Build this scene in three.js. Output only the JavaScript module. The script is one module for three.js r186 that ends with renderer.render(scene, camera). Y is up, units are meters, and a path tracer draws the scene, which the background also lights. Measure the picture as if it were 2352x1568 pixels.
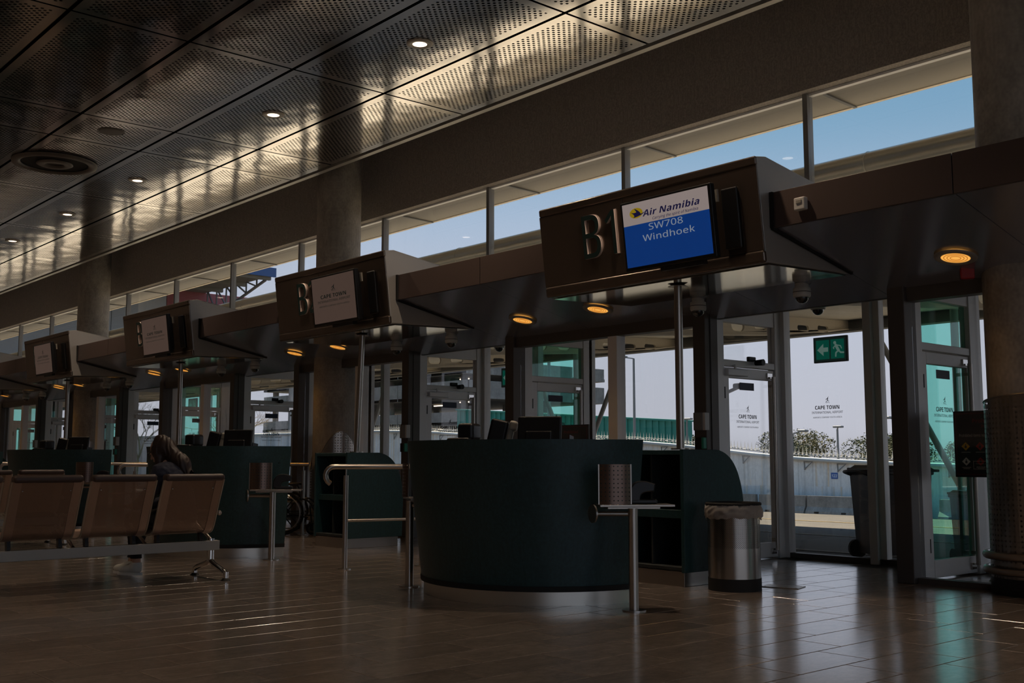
import * as THREE from 'three';
import { RoundedBoxGeometry } from 'three/addons/geometries/RoundedBoxGeometry.js';
import { TextGeometry } from 'three/addons/geometries/TextGeometry.js';
import { FontLoader } from 'three/addons/loaders/FontLoader.js';
import { MarchingCubes } from 'three/addons/objects/MarchingCubes.js';
import { mergeGeometries, mergeVertices } from 'three/addons/utils/BufferGeometryUtils.js';
import { createNoise2D, createNoise3D } from 'simplex-noise';

// ---------------------------------------------------------------- camera, sky, sun, exposure
const scene = new THREE.Scene();
const renderer = new THREE.WebGLRenderer();
renderer.toneMapping = THREE.LinearToneMapping;
renderer.toneMappingExposure = 1.0;
renderer.shadowMap.enabled = true;

const camera = new THREE.PerspectiveCamera(2 * Math.atan(784 / 2492) * 180 / Math.PI, 1.5, 0.05, 600);
camera.rotation.order = 'YXZ';
camera.position.set(0, 1.05, 0);
camera.rotation.set(Math.atan(272 / 2492), 48.9 * Math.PI / 180, 0);
scene.add(camera);

let seed = 20240;
const rnd = () => { seed = (seed * 1664525 + 1013904223) % 4294967296; return seed / 4294967296; };
const rr = (a, b) => a + (b - a) * rnd();
const n2 = createNoise2D(rnd), n3 = createNoise3D(rnd);

const SUN = new THREE.Vector3(-1.15, 1.35, -0.38).normalize();
{
  // clear morning sky: pale haze at the horizon, deep blue overhead, a little brighter towards the sun
  const w = 256, h = 128, d = new Float32Array(w * h * 4);
  const stops = [[0, 0.56, 0.56, 0.63], [6, 0.54, 0.57, 0.67], [9, 0.52, 0.57, 0.69], [12.5, 0.41, 0.52, 0.68], [17, 0.21, 0.385, 0.56], [24, 0.17, 0.34, 0.54], [45, 0.16, 0.31, 0.52], [90, 0.13, 0.26, 0.46]];
  for (let j = 0; j < h; j++) for (let i = 0; i < w; i++) {
    const el = ((j + 0.5) / h - 0.5) * 180, az = ((i + 0.5) / w - 0.5) * 2 * Math.PI;
    const e = Math.max(0, el);
    let k = 0; while (k < stops.length - 2 && e > stops[k + 1][0]) k++;
    const a = stops[k], b = stops[k + 1], t = (e - a[0]) / (b[0] - a[0]);
    const dir = new THREE.Vector3(Math.cos(el * Math.PI / 180) * Math.cos(az), Math.sin(el * Math.PI / 180), Math.cos(el * Math.PI / 180) * Math.sin(az));
    const glow = 1 + 0.22 * Math.pow(Math.max(0, dir.dot(SUN)), 3);
    for (let c = 0; c < 3; c++) d[(j * w + i) * 4 + c] = (el < 0 ? 0.2 : (a[c + 1] + (b[c + 1] - a[c + 1]) * t)) * glow;
    d[(j * w + i) * 4 + 3] = 1;
  }
  const sky = new THREE.DataTexture(d, w, h, THREE.RGBAFormat, THREE.FloatType);
  sky.mapping = THREE.EquirectangularReflectionMapping; sky.magFilter = THREE.LinearFilter; sky.needsUpdate = true;
  scene.background = sky; scene.environment = sky;
}
const sun = new THREE.DirectionalLight(new THREE.Color().setRGB(1, 0.86, 0.66), 12.8);
sun.name = 'sun'; sun.position.copy(SUN).multiplyScalar(90); sun.castShadow = true;
sun.shadow.camera.left = sun.shadow.camera.bottom = -90; sun.shadow.camera.right = sun.shadow.camera.top = 90; sun.shadow.camera.far = 250;
sun.shadow.mapSize.set(4096, 4096);
scene.add(sun, sun.target);

// ---------------------------------------------------------------- helpers
const MOD = 5.18;                       // the check-in bays repeat every 5.18 m
const taken = {};
const numbered = (n) => { taken[n] = (taken[n] ?? -1) + 1; return taken[n] ? n + '_' + String(taken[n]).padStart(3, '0') : n; };
const V = (x, y, z) => new THREE.Vector3(x, y, z);
function thing(name, label, category, pos = [0, 0, 0], turn = 0, group) {
  const o = new THREE.Group(); o.name = numbered(name); o.position.set(...pos); o.rotation.y = turn;
  o.userData = { label, category }; if (group) o.userData.group = group;
  scene.add(o); return o;
}
function struct(name, label, category, pos = [0, 0, 0], turn = 0) {
  const o = thing(name, label, category, pos, turn); o.userData.kind = 'structure'; return o;
}
function flat(g) {
  let q = g.index ? g.toNonIndexed() : g;
  for (const k of Object.keys(q.attributes)) if (!['position', 'normal', 'uv'].includes(k)) q.deleteAttribute(k);
  if (!q.attributes.normal) q.computeVertexNormals();
  if (!q.attributes.uv) q.setAttribute('uv', new THREE.BufferAttribute(new Float32Array(q.attributes.position.count * 2), 2));
  q.morphAttributes = {};
  q.clearGroups(); return q;
}
function merged(list) { return list.length === 1 ? flat(list[0]) : mergeGeometries(list.map(flat), false); }
function metreUV(g, ox = 0, oy = 0) {     // uv in metres, picked by the way each face points
  const p = g.attributes.position, n = g.attributes.normal, u = new Float32Array(p.count * 2);
  for (let i = 0; i < p.count; i++) {
    const ax = Math.abs(n.getX(i)), ay = Math.abs(n.getY(i)), az = Math.abs(n.getZ(i));
    if (ay >= ax && ay >= az) { u[2 * i] = p.getX(i) + ox; u[2 * i + 1] = p.getZ(i) + oy; }
    else if (ax >= az) { u[2 * i] = p.getZ(i) + ox; u[2 * i + 1] = p.getY(i) + oy; }
    else { u[2 * i] = p.getX(i) + ox; u[2 * i + 1] = p.getY(i) + oy; }
  }
  g.setAttribute('uv', new THREE.BufferAttribute(u, 2)); return g;
}
function part(name, geos, material, parent = scene, keepUV = false) {
  const g = merged(Array.isArray(geos) ? geos : [geos]);
  if (!keepUV && (material.map || material.bumpMap || material.alphaMap || material.roughnessMap)) metreUV(g);
  const m = new THREE.Mesh(g, material); m.name = parent === scene ? numbered(name) : name; m.castShadow = m.receiveShadow = true;
  parent.add(m); return m;
}
function partLabel(m, label) { m.userData.label = label; return m; }
const box = (w, h, d, x = 0, y = 0, z = 0) => new THREE.BoxGeometry(w, h, d).translate(x, y, z);
const bb = (x0, x1, y0, y1, z0, z1) => box(x1 - x0, y1 - y0, z1 - z0, (x0 + x1) / 2, (y0 + y1) / 2, (z0 + z1) / 2);
const rbox = (w, h, d, r, x = 0, y = 0, z = 0, s = 2) => new RoundedBoxGeometry(w, h, d, s, r).translate(x, y, z);
const rb = (x0, x1, y0, y1, z0, z1, r = 0.006) => rbox(x1 - x0, y1 - y0, z1 - z0, r, (x0 + x1) / 2, (y0 + y1) / 2, (z0 + z1) / 2, 1);
const cyl = (r, h, x = 0, y = 0, z = 0, s = 24, r2 = r) => new THREE.CylinderGeometry(r2, r, h, s).translate(x, y, z);
const tube = (pts, r, seg = 24, rs = 10, tension) => new THREE.TubeGeometry(pts.length === 2 ? new THREE.LineCurve3(V(...pts[0]), V(...pts[1])) : new THREE.CatmullRomCurve3(pts.map((p) => V(...p)), false, tension === undefined ? 'centripetal' : 'catmullrom', tension), pts.length === 2 ? 1 : seg, r, rs, false);
const lathe = (pts, s = 40) => new THREE.LatheGeometry(pts.map((p) => new THREE.Vector2(p[0], p[1])), s);
function extr(pts, depth, bevel = 0) {    // outline in x,y extruded along z, centred
  const s = pts instanceof THREE.Shape ? pts : new THREE.Shape(pts.map((p) => new THREE.Vector2(p[0], p[1])));
  return new THREE.ExtrudeGeometry(s, { depth, bevelEnabled: bevel > 0, bevelThickness: bevel, bevelSize: bevel, bevelSegments: 2, curveSegments: 16 }).translate(0, 0, -depth / 2);
}
const zy = (g) => g.rotateY(-Math.PI / 2);  // outline drawn as (z, y) instead of (x, y)
function bar(a, b, w, d) {                 // box bar between two points
  const p = V(...a), q = V(...b), l = p.distanceTo(q), g = new THREE.BoxGeometry(w, d, l);
  const m = new THREE.Matrix4().lookAt(q, p, Math.abs(q.y - p.y) > 0.98 * l ? V(1, 0, 0) : V(0, 1, 0)).setPosition(p.add(q).multiplyScalar(0.5));
  return g.applyMatrix4(m);
}

// ---------------------------------------------------------------- textures
function dataTex(w, h, fn, srgb = false, rep = 1) {
  const d = new Uint8Array(w * h * 4);
  for (let j = 0; j < h; j++) for (let i = 0; i < w; i++) { const c = fn(i / w, j / h); for (let k = 0; k < 3; k++) d[(j * w + i) * 4 + k] = Math.max(0, Math.min(255, (c.length ? c[k] : c) * 255)); d[(j * w + i) * 4 + 3] = 255; }
  const t = new THREE.DataTexture(d, w, h); t.wrapS = t.wrapT = THREE.RepeatWrapping; t.magFilter = THREE.LinearFilter; t.minFilter = THREE.LinearMipmapLinearFilter;
  if (srgb) t.colorSpace = THREE.SRGBColorSpace; t.repeat.set(1 / rep, 1 / rep); t.needsUpdate = true; return t;
}
const tn = (u, v, f, o = 0) => {           // noise that tiles over one unit
  const a = u * 2 * Math.PI, b = v * 2 * Math.PI, r = f / (2 * Math.PI);
  return n3(Math.cos(a) * r + o, Math.sin(a) * r, Math.cos(b) * r) * 0.6 + n3(Math.sin(b) * r + 7 + o, Math.cos(a) * r * 0.9, Math.sin(a) * r + 3) * 0.4;
};
const stoneTex = dataTex(512, 512, (u, v) => {
  const w = tn(u, v, 5) * 0.5, vein = Math.pow(1 - Math.abs(tn(u + w * 0.05, v * 1.0, 9, 4)), 9), s = 0.8 + 0.1 * tn(u, v, 22, 9) + 0.1 * tn(u, v, 70, 2) + 0.08 * tn(u, v, 6, 12) - 0.1 * vein;
  return [s, s * 0.97, s * 0.94];
}, true, 1.3);
const grainTex = dataTex(256, 256, (u, v) => 0.82 + 0.1 * tn(u, v, 30) + 0.08 * tn(u, v, 90, 3), true, 0.8);
const concreteTex = dataTex(512, 512, (u, v) => { const s = 0.8 + 0.09 * tn(u, v, 5) + 0.07 * tn(u, v, 20, 4) + 0.07 * tn(u, v, 80, 8); return [s, s * 0.99, s * 0.965]; }, true, 3);
const wallStainTex = dataTex(512, 256, (u, v) => {   // rain streaks and rust runs on the yard wall
  const streak = Math.max(0, tn(u, v * 0.04, 40, 5)) * 0.16, s = 0.93 + 0.05 * tn(u, v, 7) - streak + 0.05 * tn(u, v, 60, 1), rust = Math.max(0, tn(u, v * 0.05, 30, 9) - 0.35) * 0.5;
  return [s, s * (1 - rust * 0.4), s * (1 - rust * 0.9)];
}, true, 6);
const asphaltTex = dataTex(512, 512, (u, v) => { const s = 0.72 + 0.1 * tn(u, v, 4) + 0.08 * tn(u, v, 18, 3) + 0.16 * tn(u, v, 110, 6); return [s, s * 0.985, s * 0.95]; }, true, 5);
const perfTex = dataTex(128, 128, (u, v) => {        // round holes in staggered rows, two to a 75 mm cell
  const r = 0.205, q = (a, b) => Math.hypot(a, b) < r;
  return [[0.25, 0.25], [0.75, 0.75]].some(([a, b]) => q(u - a, v - b)) ? 0 : 1;
}, false, 0.075);
const gridTex = dataTex(64, 64, (u, v) => Math.hypot(u - 0.5, v - 0.5) < 0.21 ? 0 : 1, false, 0.04);
const dotTex = dataTex(64, 64, (u, v) => Math.hypot(u - 0.5, v - 0.5) < 0.15 ? 0 : 1, false, 0.03);
const fineTex = dataTex(64, 64, (u, v) => [[0.25, 0.25], [0.75, 0.75]].some(([a, b]) => Math.hypot(u - a, v - b) < 0.19) ? 0 : 1, false, 0.016);
const seatTex = dataTex(64, 64, (u, v) => [[0.25, 0.25], [0.75, 0.75]].some(([a, b]) => Math.hypot(u - a, v - b) < 0.11) ? 0 : 1, false, 0.012);
const ribTex = dataTex(64, 8, (u) => 0.5 + 0.5 * Math.cos(u * 2 * Math.PI), false, 0.25);

// ---------------------------------------------------------------- materials
const C = (r, g, b) => new THREE.Color().setRGB(r, g, b);
const std = (name, c, roughness, metalness = 0, more = {}) => { const m = new THREE.MeshStandardMaterial({ color: C(...c), roughness, metalness, ...more }); m.name = name; return m; };
const phys = (name, c, more) => { const m = new THREE.MeshPhysicalMaterial({ color: C(...c), ...more }); m.name = name; return m; };
const M = {
  stone: [0.4, 0.36, 0.425, 0.335].map((v, i) => phys('polished stone tile ' + i, [v * 1.0, v * 0.86, v * 0.77], { roughness: 0.3, clearcoat: 1, clearcoatRoughness: 0.15, map: stoneTex })),
  grout: std('dark grout', [0.05, 0.045, 0.04], 0.8),
  plaster: std('painted plaster', [0.62, 0.56, 0.5], 0.85, 0, { map: grainTex }),
  darkWall: std('hall wall', [0.45, 0.4, 0.35], 0.8, 0, { map: grainTex }),
  column: std('concrete column', [0.58, 0.54, 0.5], 0.7, 0, { map: concreteTex }),
  panel: [0.56, 0.52, 0.59].map((v, i) => std('brushed ceiling metal ' + i, [v, v * 0.98, v * 0.97], 0.12, 1)),
  perf: [0.56, 0.52, 0.59].map((v, i) => std('perforated ceiling metal ' + i, [v, v * 0.98, v * 0.97], 0.12, 1, { alphaMap: perfTex, alphaTest: 0.5 })),
  plenum: std('black plenum', [0.006, 0.006, 0.006], 0.95),
  trim: std('pale ceiling edge trim', [0.42, 0.4, 0.36], 0.35, 0.3),
  alu: std('pale grey aluminium frame', [0.88, 0.88, 0.88], 0.42, 0.1),
  aluMid: std('grey window bar', [0.3, 0.3, 0.3], 0.4, 0.2),
  beamGrey: std('grey beam paint', [0.3, 0.3, 0.29], 0.45, 0.2),
  slabTop: std('pale canopy top board', [0.6, 0.6, 0.6], 0.6),
  aluDark: std('dark bronze frame', [0.1, 0.088, 0.08], 0.45, 0.2),
  fascia: std('brown metal fascia', [0.12, 0.088, 0.08], 0.38, 0.35),
  soffit: std('dark polished soffit', [0.48, 0.5, 0.57], 0.2, 0.7),
  signFront: std('bronze mirror sheet', [0.19, 0.15, 0.125], 0.26, 0.85),
  signSide: std('grey sheet metal', [0.42, 0.41, 0.39], 0.38, 0.35),
  mirror: std('polished underside', [0.62, 0.6, 0.56], 0.1, 1),
  steel: std('brushed stainless steel', [0.44, 0.4, 0.36], 0.28, 0.95),
  kick: std('satin steel strip', [0.62, 0.58, 0.52], 0.34, 0.9),
  chrome: std('chrome', [0.68, 0.66, 0.63], 0.12, 1),
  perfSteel: std('perforated stainless sheet', [0.4, 0.36, 0.33], 0.3, 1, { alphaMap: gridTex, alphaTest: 0.5, side: THREE.DoubleSide }),
  shieldPerf: std('bronze toned perforated shield', [0.2, 0.14, 0.115], 0.32, 0.95, { alphaMap: dotTex, alphaTest: 0.5, side: THREE.DoubleSide }),
  finePerf: std('finely perforated stainless sheet', [0.5, 0.46, 0.42], 0.28, 1, { alphaMap: fineTex, alphaTest: 0.5, side: THREE.DoubleSide }),
  seatPerf: std('bronze perforated seat sheet', [0.24, 0.165, 0.125], 0.36, 0.8, { alphaMap: seatTex, alphaTest: 0.5, side: THREE.DoubleSide }),
  seatShell: std('bronze seat shell', [0.34, 0.245, 0.2], 0.34, 0.8),
  leather: std('dark brown vinyl', [0.045, 0.026, 0.022], 0.45),
  teal: std('dark teal laminate', [0.024, 0.075, 0.082], 0.42, 0, { map: grainTex }),
  shelf: std('charcoal laminate', [0.02, 0.024, 0.024], 0.6),
  black: std('black plastic', [0.007, 0.007, 0.008], 0.4),
  rubber: std('black rubber', [0.01, 0.01, 0.01], 0.75),
  greyPlastic: std('warm grey plastic', [0.34, 0.32, 0.28], 0.5),
  whitePlastic: std('white plastic', [0.6, 0.59, 0.56], 0.45),
  red: std('red enamel', [0.32, 0.012, 0.015], 0.4),
  greenBox: std('green plastic', [0.03, 0.3, 0.2], 0.45),
  clear: phys('clear glass', [0.98, 0.985, 0.985], { transmission: 1, thickness: 0, roughness: 0, ior: 1.5 }),
  green: phys('green tinted glass', [0.58, 0.96, 0.88], { transmission: 1, thickness: 0, roughness: 0, ior: 1.5 }),
  smoke: phys('smoked dome', [0.02, 0.02, 0.02], { roughness: 0.05, clearcoat: 1, clearcoatRoughness: 0.02 }),
  bag: phys('translucent bin liner', [0.5, 0.46, 0.42], { transmission: 0.5, thickness: 0, roughness: 0.75, side: THREE.DoubleSide }),
  lamp: std('warm lamp lens', [0.9, 0.8, 0.7], 0.5, 0, { emissive: C(1, 0.78, 0.58), emissiveIntensity: 2.6 }),
  amber: std('amber lamp lens', [0.8, 0.5, 0.2], 0.5, 0, { emissive: C(1, 0.47, 0.09), emissiveIntensity: 0.9 }),
  amberRing: std('amber lens ring', [0.5, 0.3, 0.1], 0.5, 0, { emissive: C(1, 0.4, 0.06), emissiveIntensity: 0.42 }),
  cream: std('cream painted steel', [0.85, 0.77, 0.64], 0.6),
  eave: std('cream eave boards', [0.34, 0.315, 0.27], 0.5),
  roofTop: std('dark roofing sheet', [0.1, 0.09, 0.075], 0.7),
  flashing: std('pale metal flashing', [0.48, 0.425, 0.34], 0.55, 0.1),
  ribbed: std('ribbed canopy lining', [0.85, 0.82, 0.76], 0.6, 0, { bumpMap: ribTex, bumpScale: 0.02 }),
  zinc: std('galvanised duct', [0.72, 0.68, 0.58], 0.32, 0.75),
  greySteel: std('grey painted steel', [0.2, 0.205, 0.21], 0.5),
  asphalt: std('asphalt', [0.15, 0.135, 0.115], 0.9, 0, { map: asphaltTex }),
  yardWall: std('weathered whitewashed wall', [0.95, 0.95, 0.94], 0.9, 0, { map: wallStainTex }),
  concrete: std('grey concrete', [0.42, 0.41, 0.4], 0.9, 0, { map: concreteTex }),
  whitePaint: std('white road paint', [0.5, 0.5, 0.48], 0.8),
  yellowPaint: std('yellow road paint', [0.5, 0.34, 0.1], 0.8),
  greenSheet: std('green profiled sheet', [0.02, 0.24, 0.2], 0.55),
  pinkWall: std('dusty red wall', [0.42, 0.13, 0.14], 0.8),
  whiteWall: std('white building panel', [0.5, 0.53, 0.54], 0.7),
  blueSheet: std('blue roof edge', [0.05, 0.13, 0.34], 0.5),
  greyRoof: std('grey roof underside', [0.24, 0.23, 0.2], 0.7),
  binBlack: std('black moulded plastic', [0.022, 0.024, 0.027], 0.4),
  bark: std('bark', [0.3, 0.22, 0.11], 0.9),
  leaf: std('olive leaves', [0.06, 0.07, 0.025], 0.8, 0, { side: THREE.DoubleSide }),
  leafDry: std('dry leaves', [0.13, 0.12, 0.05], 0.8, 0, { side: THREE.DoubleSide }),
  skin: std('skin', [0.5, 0.3, 0.21], 0.55),
  hair: std('auburn hair', [0.02, 0.0065, 0.0035], 0.5),
  jacket: std('slate blue jacket', [0.03, 0.034, 0.055], 0.85),
  denim: std('black trousers', [0.008, 0.009, 0.011], 0.9),
  shoe: std('off white leather', [0.5, 0.5, 0.46], 0.6),
  fabric: std('black vinyl', [0.012, 0.013, 0.016], 0.5),
};
// ---------------------------------------------------------------- floor: stone tiles on a grout bed
const X0 = -38, X1 = 6, ZB = 9, ZN = -8.85, ZF = -10.15;
{
  const f = struct('floor', 'polished beige stone tile floor of the departures hall', 'floor');
  part('grout_bed', bb(X0, X1, -0.2, -0.003, -10.3, ZB), M.grout, f);
  const TW = 0.32, TL = 0.64, gap = 0.0035;
  const variants = [0, 1, 2, 3].map((k) => {
    const s = extr([[-TW / 2 + gap, -TL / 2 + gap], [TW / 2 - gap, -TL / 2 + gap], [TW / 2 - gap, TL / 2 - gap], [-TW / 2 + gap, TL / 2 - gap]], 0.02, 0);
    const g = new THREE.BufferGeometry();
    const a = TW / 2 - gap, b = TL / 2 - gap, c = 0.002, P = [];
    const quad = (p, q, r, t) => P.push(...p, ...q, ...r, ...p, ...r, ...t);
    const top = [[-a + c, 0, b - c], [a - c, 0, b - c], [a - c, 0, -b + c], [-a + c, 0, -b + c]], mid = [[-a, -c, b], [a, -c, b], [a, -c, -b], [-a, -c, -b]], low = mid.map(([x, , z]) => [x, -0.012, z]);
    quad(...top);
    for (let i = 0; i < 4; i++) { const j = (i + 1) % 4; quad(mid[i], mid[j], top[j], top[i]); quad(low[i], low[j], mid[j], mid[i]); }
    g.setAttribute('position', new THREE.BufferAttribute(new Float32Array(P), 3)); g.computeVertexNormals();
    return metreUV(g, k * 0.37, k * 0.71);
  });
  const spots = [], cam = camera.position;
  for (let i = 0, x = -20.8; x < 5.9; i++, x += TW) for (let z = -10.1 + ((i * 0.37) % 1) * TL; z < 8.8; z += TL) {
    if (x - TW / 2 < X0 || z - TL / 2 < -10.28) continue;
    spots.push([x + TW / 2, z, Math.hypot(x, z)]);
  }
  // tiles in view, nearest first, are single pieces
  camera.updateMatrixWorld(); camera.updateProjectionMatrix();
  const inView = (x, z) => { const p = V(x, 0, z).project(camera); return Math.abs(p.x) < 1.03 && Math.abs(p.y) < 1.03 && p.z < 1; };
  const seen = spots.filter((s) => inView(s[0], s[1])).sort((a, b) => a[2] - b[2]).slice(0, 300);
  const single = new Set(seen), rest = spots.filter((s) => !single.has(s));
  for (const [x, z] of seen) {
    const m = new THREE.Mesh(variants[Math.floor(rnd() * 4)], M.stone[Math.floor(rnd() * 4)]);
    m.name = 'tile'; m.position.set(x, 0, z); if (rnd() < 0.5) m.rotation.y = Math.PI; m.castShadow = m.receiveShadow = true; f.add(m);
  }
  const far = new THREE.InstancedMesh(variants[0], M.stone[1], rest.length);
  far.name = 'distant_tiles'; far.userData.kind = 'stuff'; far.castShadow = far.receiveShadow = true;
  rest.forEach(([x, z], i) => { far.setMatrixAt(i, new THREE.Matrix4().makeTranslation(x, 0, z)); const v = rr(0.88, 1.14); far.setColorAt(i, C(v, v, v)); });
  f.add(far);
  part('far_paving', bb(X0, -20.8, -0.003, 0, -10.3, ZB), M.stone[1], f);
}

// ---------------------------------------------------------------- ceiling: perforated metal panels with dark joints
const CY = 5.32;
const jointsX = [5.21, 2.14]; for (let k = 0; k < 4; k++) jointsX.push(...[-2.99, -4.15, -7.22, -10.28].map((x) => x - 10.36 * k));
jointsX.sort((a, b) => b - a);
{
  const c = struct('ceiling', 'dark perforated metal panel ceiling with black joints', 'ceiling');
  part('hole_shade_board', bb(X0, X1, CY + 0.25, CY + 0.3, -8.3, ZB), M.plenum, c);  // black board added above the panels so their holes read as dark void
  part('roof_slab', bb(X0 - 0.3, X1 + 0.3, 6.35, 6.6, -10.6, ZB + 0.3), M.plenum, c);
  part('edge_trim', [bb(X0, X1, CY - 0.01, CY + 0.05, -8.295, -8.215)], M.trim, c);
  part('edge_upstand', bb(X0, X1, CY + 0.02, CY + 0.28, -8.3, -8.28), M.plenum, c);
  const shapes = {};
  function panelGeo(w, d, v) {            // slightly buckled sheet: solid margin round a perforated field, folded edge
    const key = w.toFixed(2) + d.toFixed(2) + v; if (shapes[key]) return shapes[key];
    const bx = 0.1, xs = [-w / 2], zs = [-d / 2], nx = Math.round(w / 0.13), nz = 12;
    for (let i = 0; i <= nx; i++) xs.push(-w / 2 + bx + (w - 2 * bx) * i / nx); xs.push(w / 2);
    for (let i = 0; i <= nz; i++) zs.push(-d / 2 + bx + (d - 2 * bx) * i / nz); zs.push(d / 2);
    const wave = (x, z) => { const e = Math.min(1, (w / 2 - Math.abs(x)) / 0.25) * Math.min(1, (d / 2 - Math.abs(z)) / 0.25); return e * (0.0019 * n2(x * 1.1 + v * 9.1, z * 1.3) + 0.0008 * n2(x * 2.6 + v * 4, z * 2.4 + 20)) - 0.002 * e * Math.cos(Math.PI * z / d); };
    const P = [], N = [], U = [], solid = [], holed = [];
    const col = xs.length, id = (i, j) => j * col + i;
    for (const z of zs) for (const x of xs) {
      const e = 0.02, nrm = V((wave(x + e, z) - wave(x - e, z)) / (2 * e), -1, (wave(x, z + e) - wave(x, z - e)) / (2 * e)).normalize();
      P.push(x, wave(x, z), z); N.push(nrm.x, nrm.y, nrm.z); U.push(x, z);
    }
    for (let j = 0; j < zs.length - 1; j++) for (let i = 0; i < col - 1; i++) {
      const q = [id(i, j), id(i + 1, j), id(i + 1, j + 1), id(i, j), id(i + 1, j + 1), id(i, j + 1)];
      (i === 0 || j === 0 || i === col - 2 || j === zs.length - 2 ? solid : holed).push(...q);
    }
    const edge = (ax, az, bx2, bz, nx2, nz2) => { const s = P.length / 3; for (const [x, z, y] of [[ax, az, 0], [bx2, bz, 0], [bx2, bz, 0.04], [ax, az, 0.04]]) { P.push(x, y, z); N.push(nx2, 0, nz2); U.push(0, 0); } solid.push(s, s + 1, s + 2, s, s + 2, s + 3); };
    edge(-w / 2, -d / 2, w / 2, -d / 2, 0, -1); edge(w / 2, d / 2, -w / 2, d / 2, 0, 1); edge(w / 2, -d / 2, w / 2, d / 2, 1, 0); edge(-w / 2, d / 2, -w / 2, -d / 2, -1, 0);
    const g = new THREE.BufferGeometry();
    g.setAttribute('position', new THREE.BufferAttribute(new Float32Array(P), 3)); g.setAttribute('normal', new THREE.BufferAttribute(new Float32Array(N), 3)); g.setAttribute('uv', new THREE.BufferAttribute(new Float32Array(U), 2));
    g.setIndex([...solid, ...holed]); g.addGroup(0, solid.length, 0); g.addGroup(solid.length, holed.length, 1);
    return (shapes[key] = g);
  }
  const gz = 0.042, rows = []; for (let z = -8.18; z < 8; z += 1.205) rows.push(z);
  for (let r = 0; r < rows.length; r++) for (let i = 0; i < jointsX.length - 1; i++) {
    const w = jointsX[i] - jointsX[i + 1] - gz * 0.75, d = 1.205 - gz, v = Math.floor(rnd() * 5), t = Math.floor(rnd() * 3);
    const m = new THREE.Mesh(panelGeo(w, d, v), [M.panel[t], M.perf[t]]);
    m.name = 'panel'; m.position.set((jointsX[i] + jointsX[i + 1]) / 2, CY, rows[r] + 0.6025); m.castShadow = m.receiveShadow = true; c.add(m);
  }
}

// ---------------------------------------------------------------- walls of the hall
{
  const n = struct('wall_north', 'plain dark plaster bulkhead above the high windows', 'wall');
  part('bulkhead', bb(X0, X1, 4.86, 6.4, -9.7, -9.45), M.plaster, n);
  part('spandrel', bb(X0, X1, 2.86, 3.2, -9.75, -9.6), M.darkWall, n);
  part('lower_roof', bb(X0, X1, 2.8, 2.88, -10.2, -8.95), M.darkWall, n);
  part('outer_spandrel', bb(X0, X1, 2.78, 3.16, -10.28, -10.2), M.concrete, n);
  const s = struct('wall_south', 'plain back wall of the hall', 'wall'); part('surface', bb(X0 - 0.3, X1 + 0.3, -0.2, 6.4, ZB, ZB + 0.3), M.darkWall, s);
  const e = struct('wall_east', 'glazed end wall of the hall', 'wall');
  part('surface', [bb(X1, X1 + 0.3, -0.2, 0.3, -10.3, ZB), bb(X1, X1 + 0.3, 4.9, 6.4, -10.3, ZB), bb(X1, X1 + 0.3, 0.3, 4.9, -10.3, -8), bb(X1, X1 + 0.3, 0.3, 4.9, 5, ZB)], M.darkWall, e);
  const ew = struct('window_end', 'tall clear windows in the end wall', 'window');
  for (let i = 0; i < 5; i++) { const z = -8 + i * 2.6; part('pane', bb(X1 + 0.14, X1 + 0.15, 0.3, 4.9, z + 0.05, z + 2.55), M.clear, ew); part('mullion', bb(X1 + 0.08, X1 + 0.22, 0.3, 4.9, z - 0.05, z + 0.05), M.alu, ew); }
  const w = struct('wall_west', 'plain far end wall of the hall', 'wall'); part('surface', bb(X0 - 0.3, X0, -0.2, 6.4, -10.3, ZB), M.darkWall, w);
}

// ---------------------------------------------------------------- high windows
let windowNo = 0, doorNo = 0;
{
  const zc = -9.6, xs = []; for (let x = 6.66; x > X0; x -= 2.59) xs.push(x);
  for (let i = 0; i < xs.length - 1; i++) {
    const a = xs[i + 1], b = Math.min(xs[i], X1), o = struct('window_' + (++windowNo), i < 12 ? 'high clear window pane under the bulkhead' : 'far high window pane under the bulkhead', 'window');
    part('pane', bb(a + 0.03, b - 0.03, 3.26, 4.84, zc - 0.004, zc + 0.004), M.clear, o);
    part('mullion', [rb(a - 0.03, a + 0.03, 3.18, 4.86, zc - 0.05, zc + 0.05, 0.004)], M.aluMid, o);
    part('head_frame', bb(a + 0.03, b - 0.03, 4.835, 4.86, zc - 0.04, zc + 0.02), M.alu, o);
    part('sill_frame', bb(a + 0.03, b - 0.03, 3.18, 3.26, zc - 0.05, zc + 0.05), M.aluMid, o);
  }
}

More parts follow.
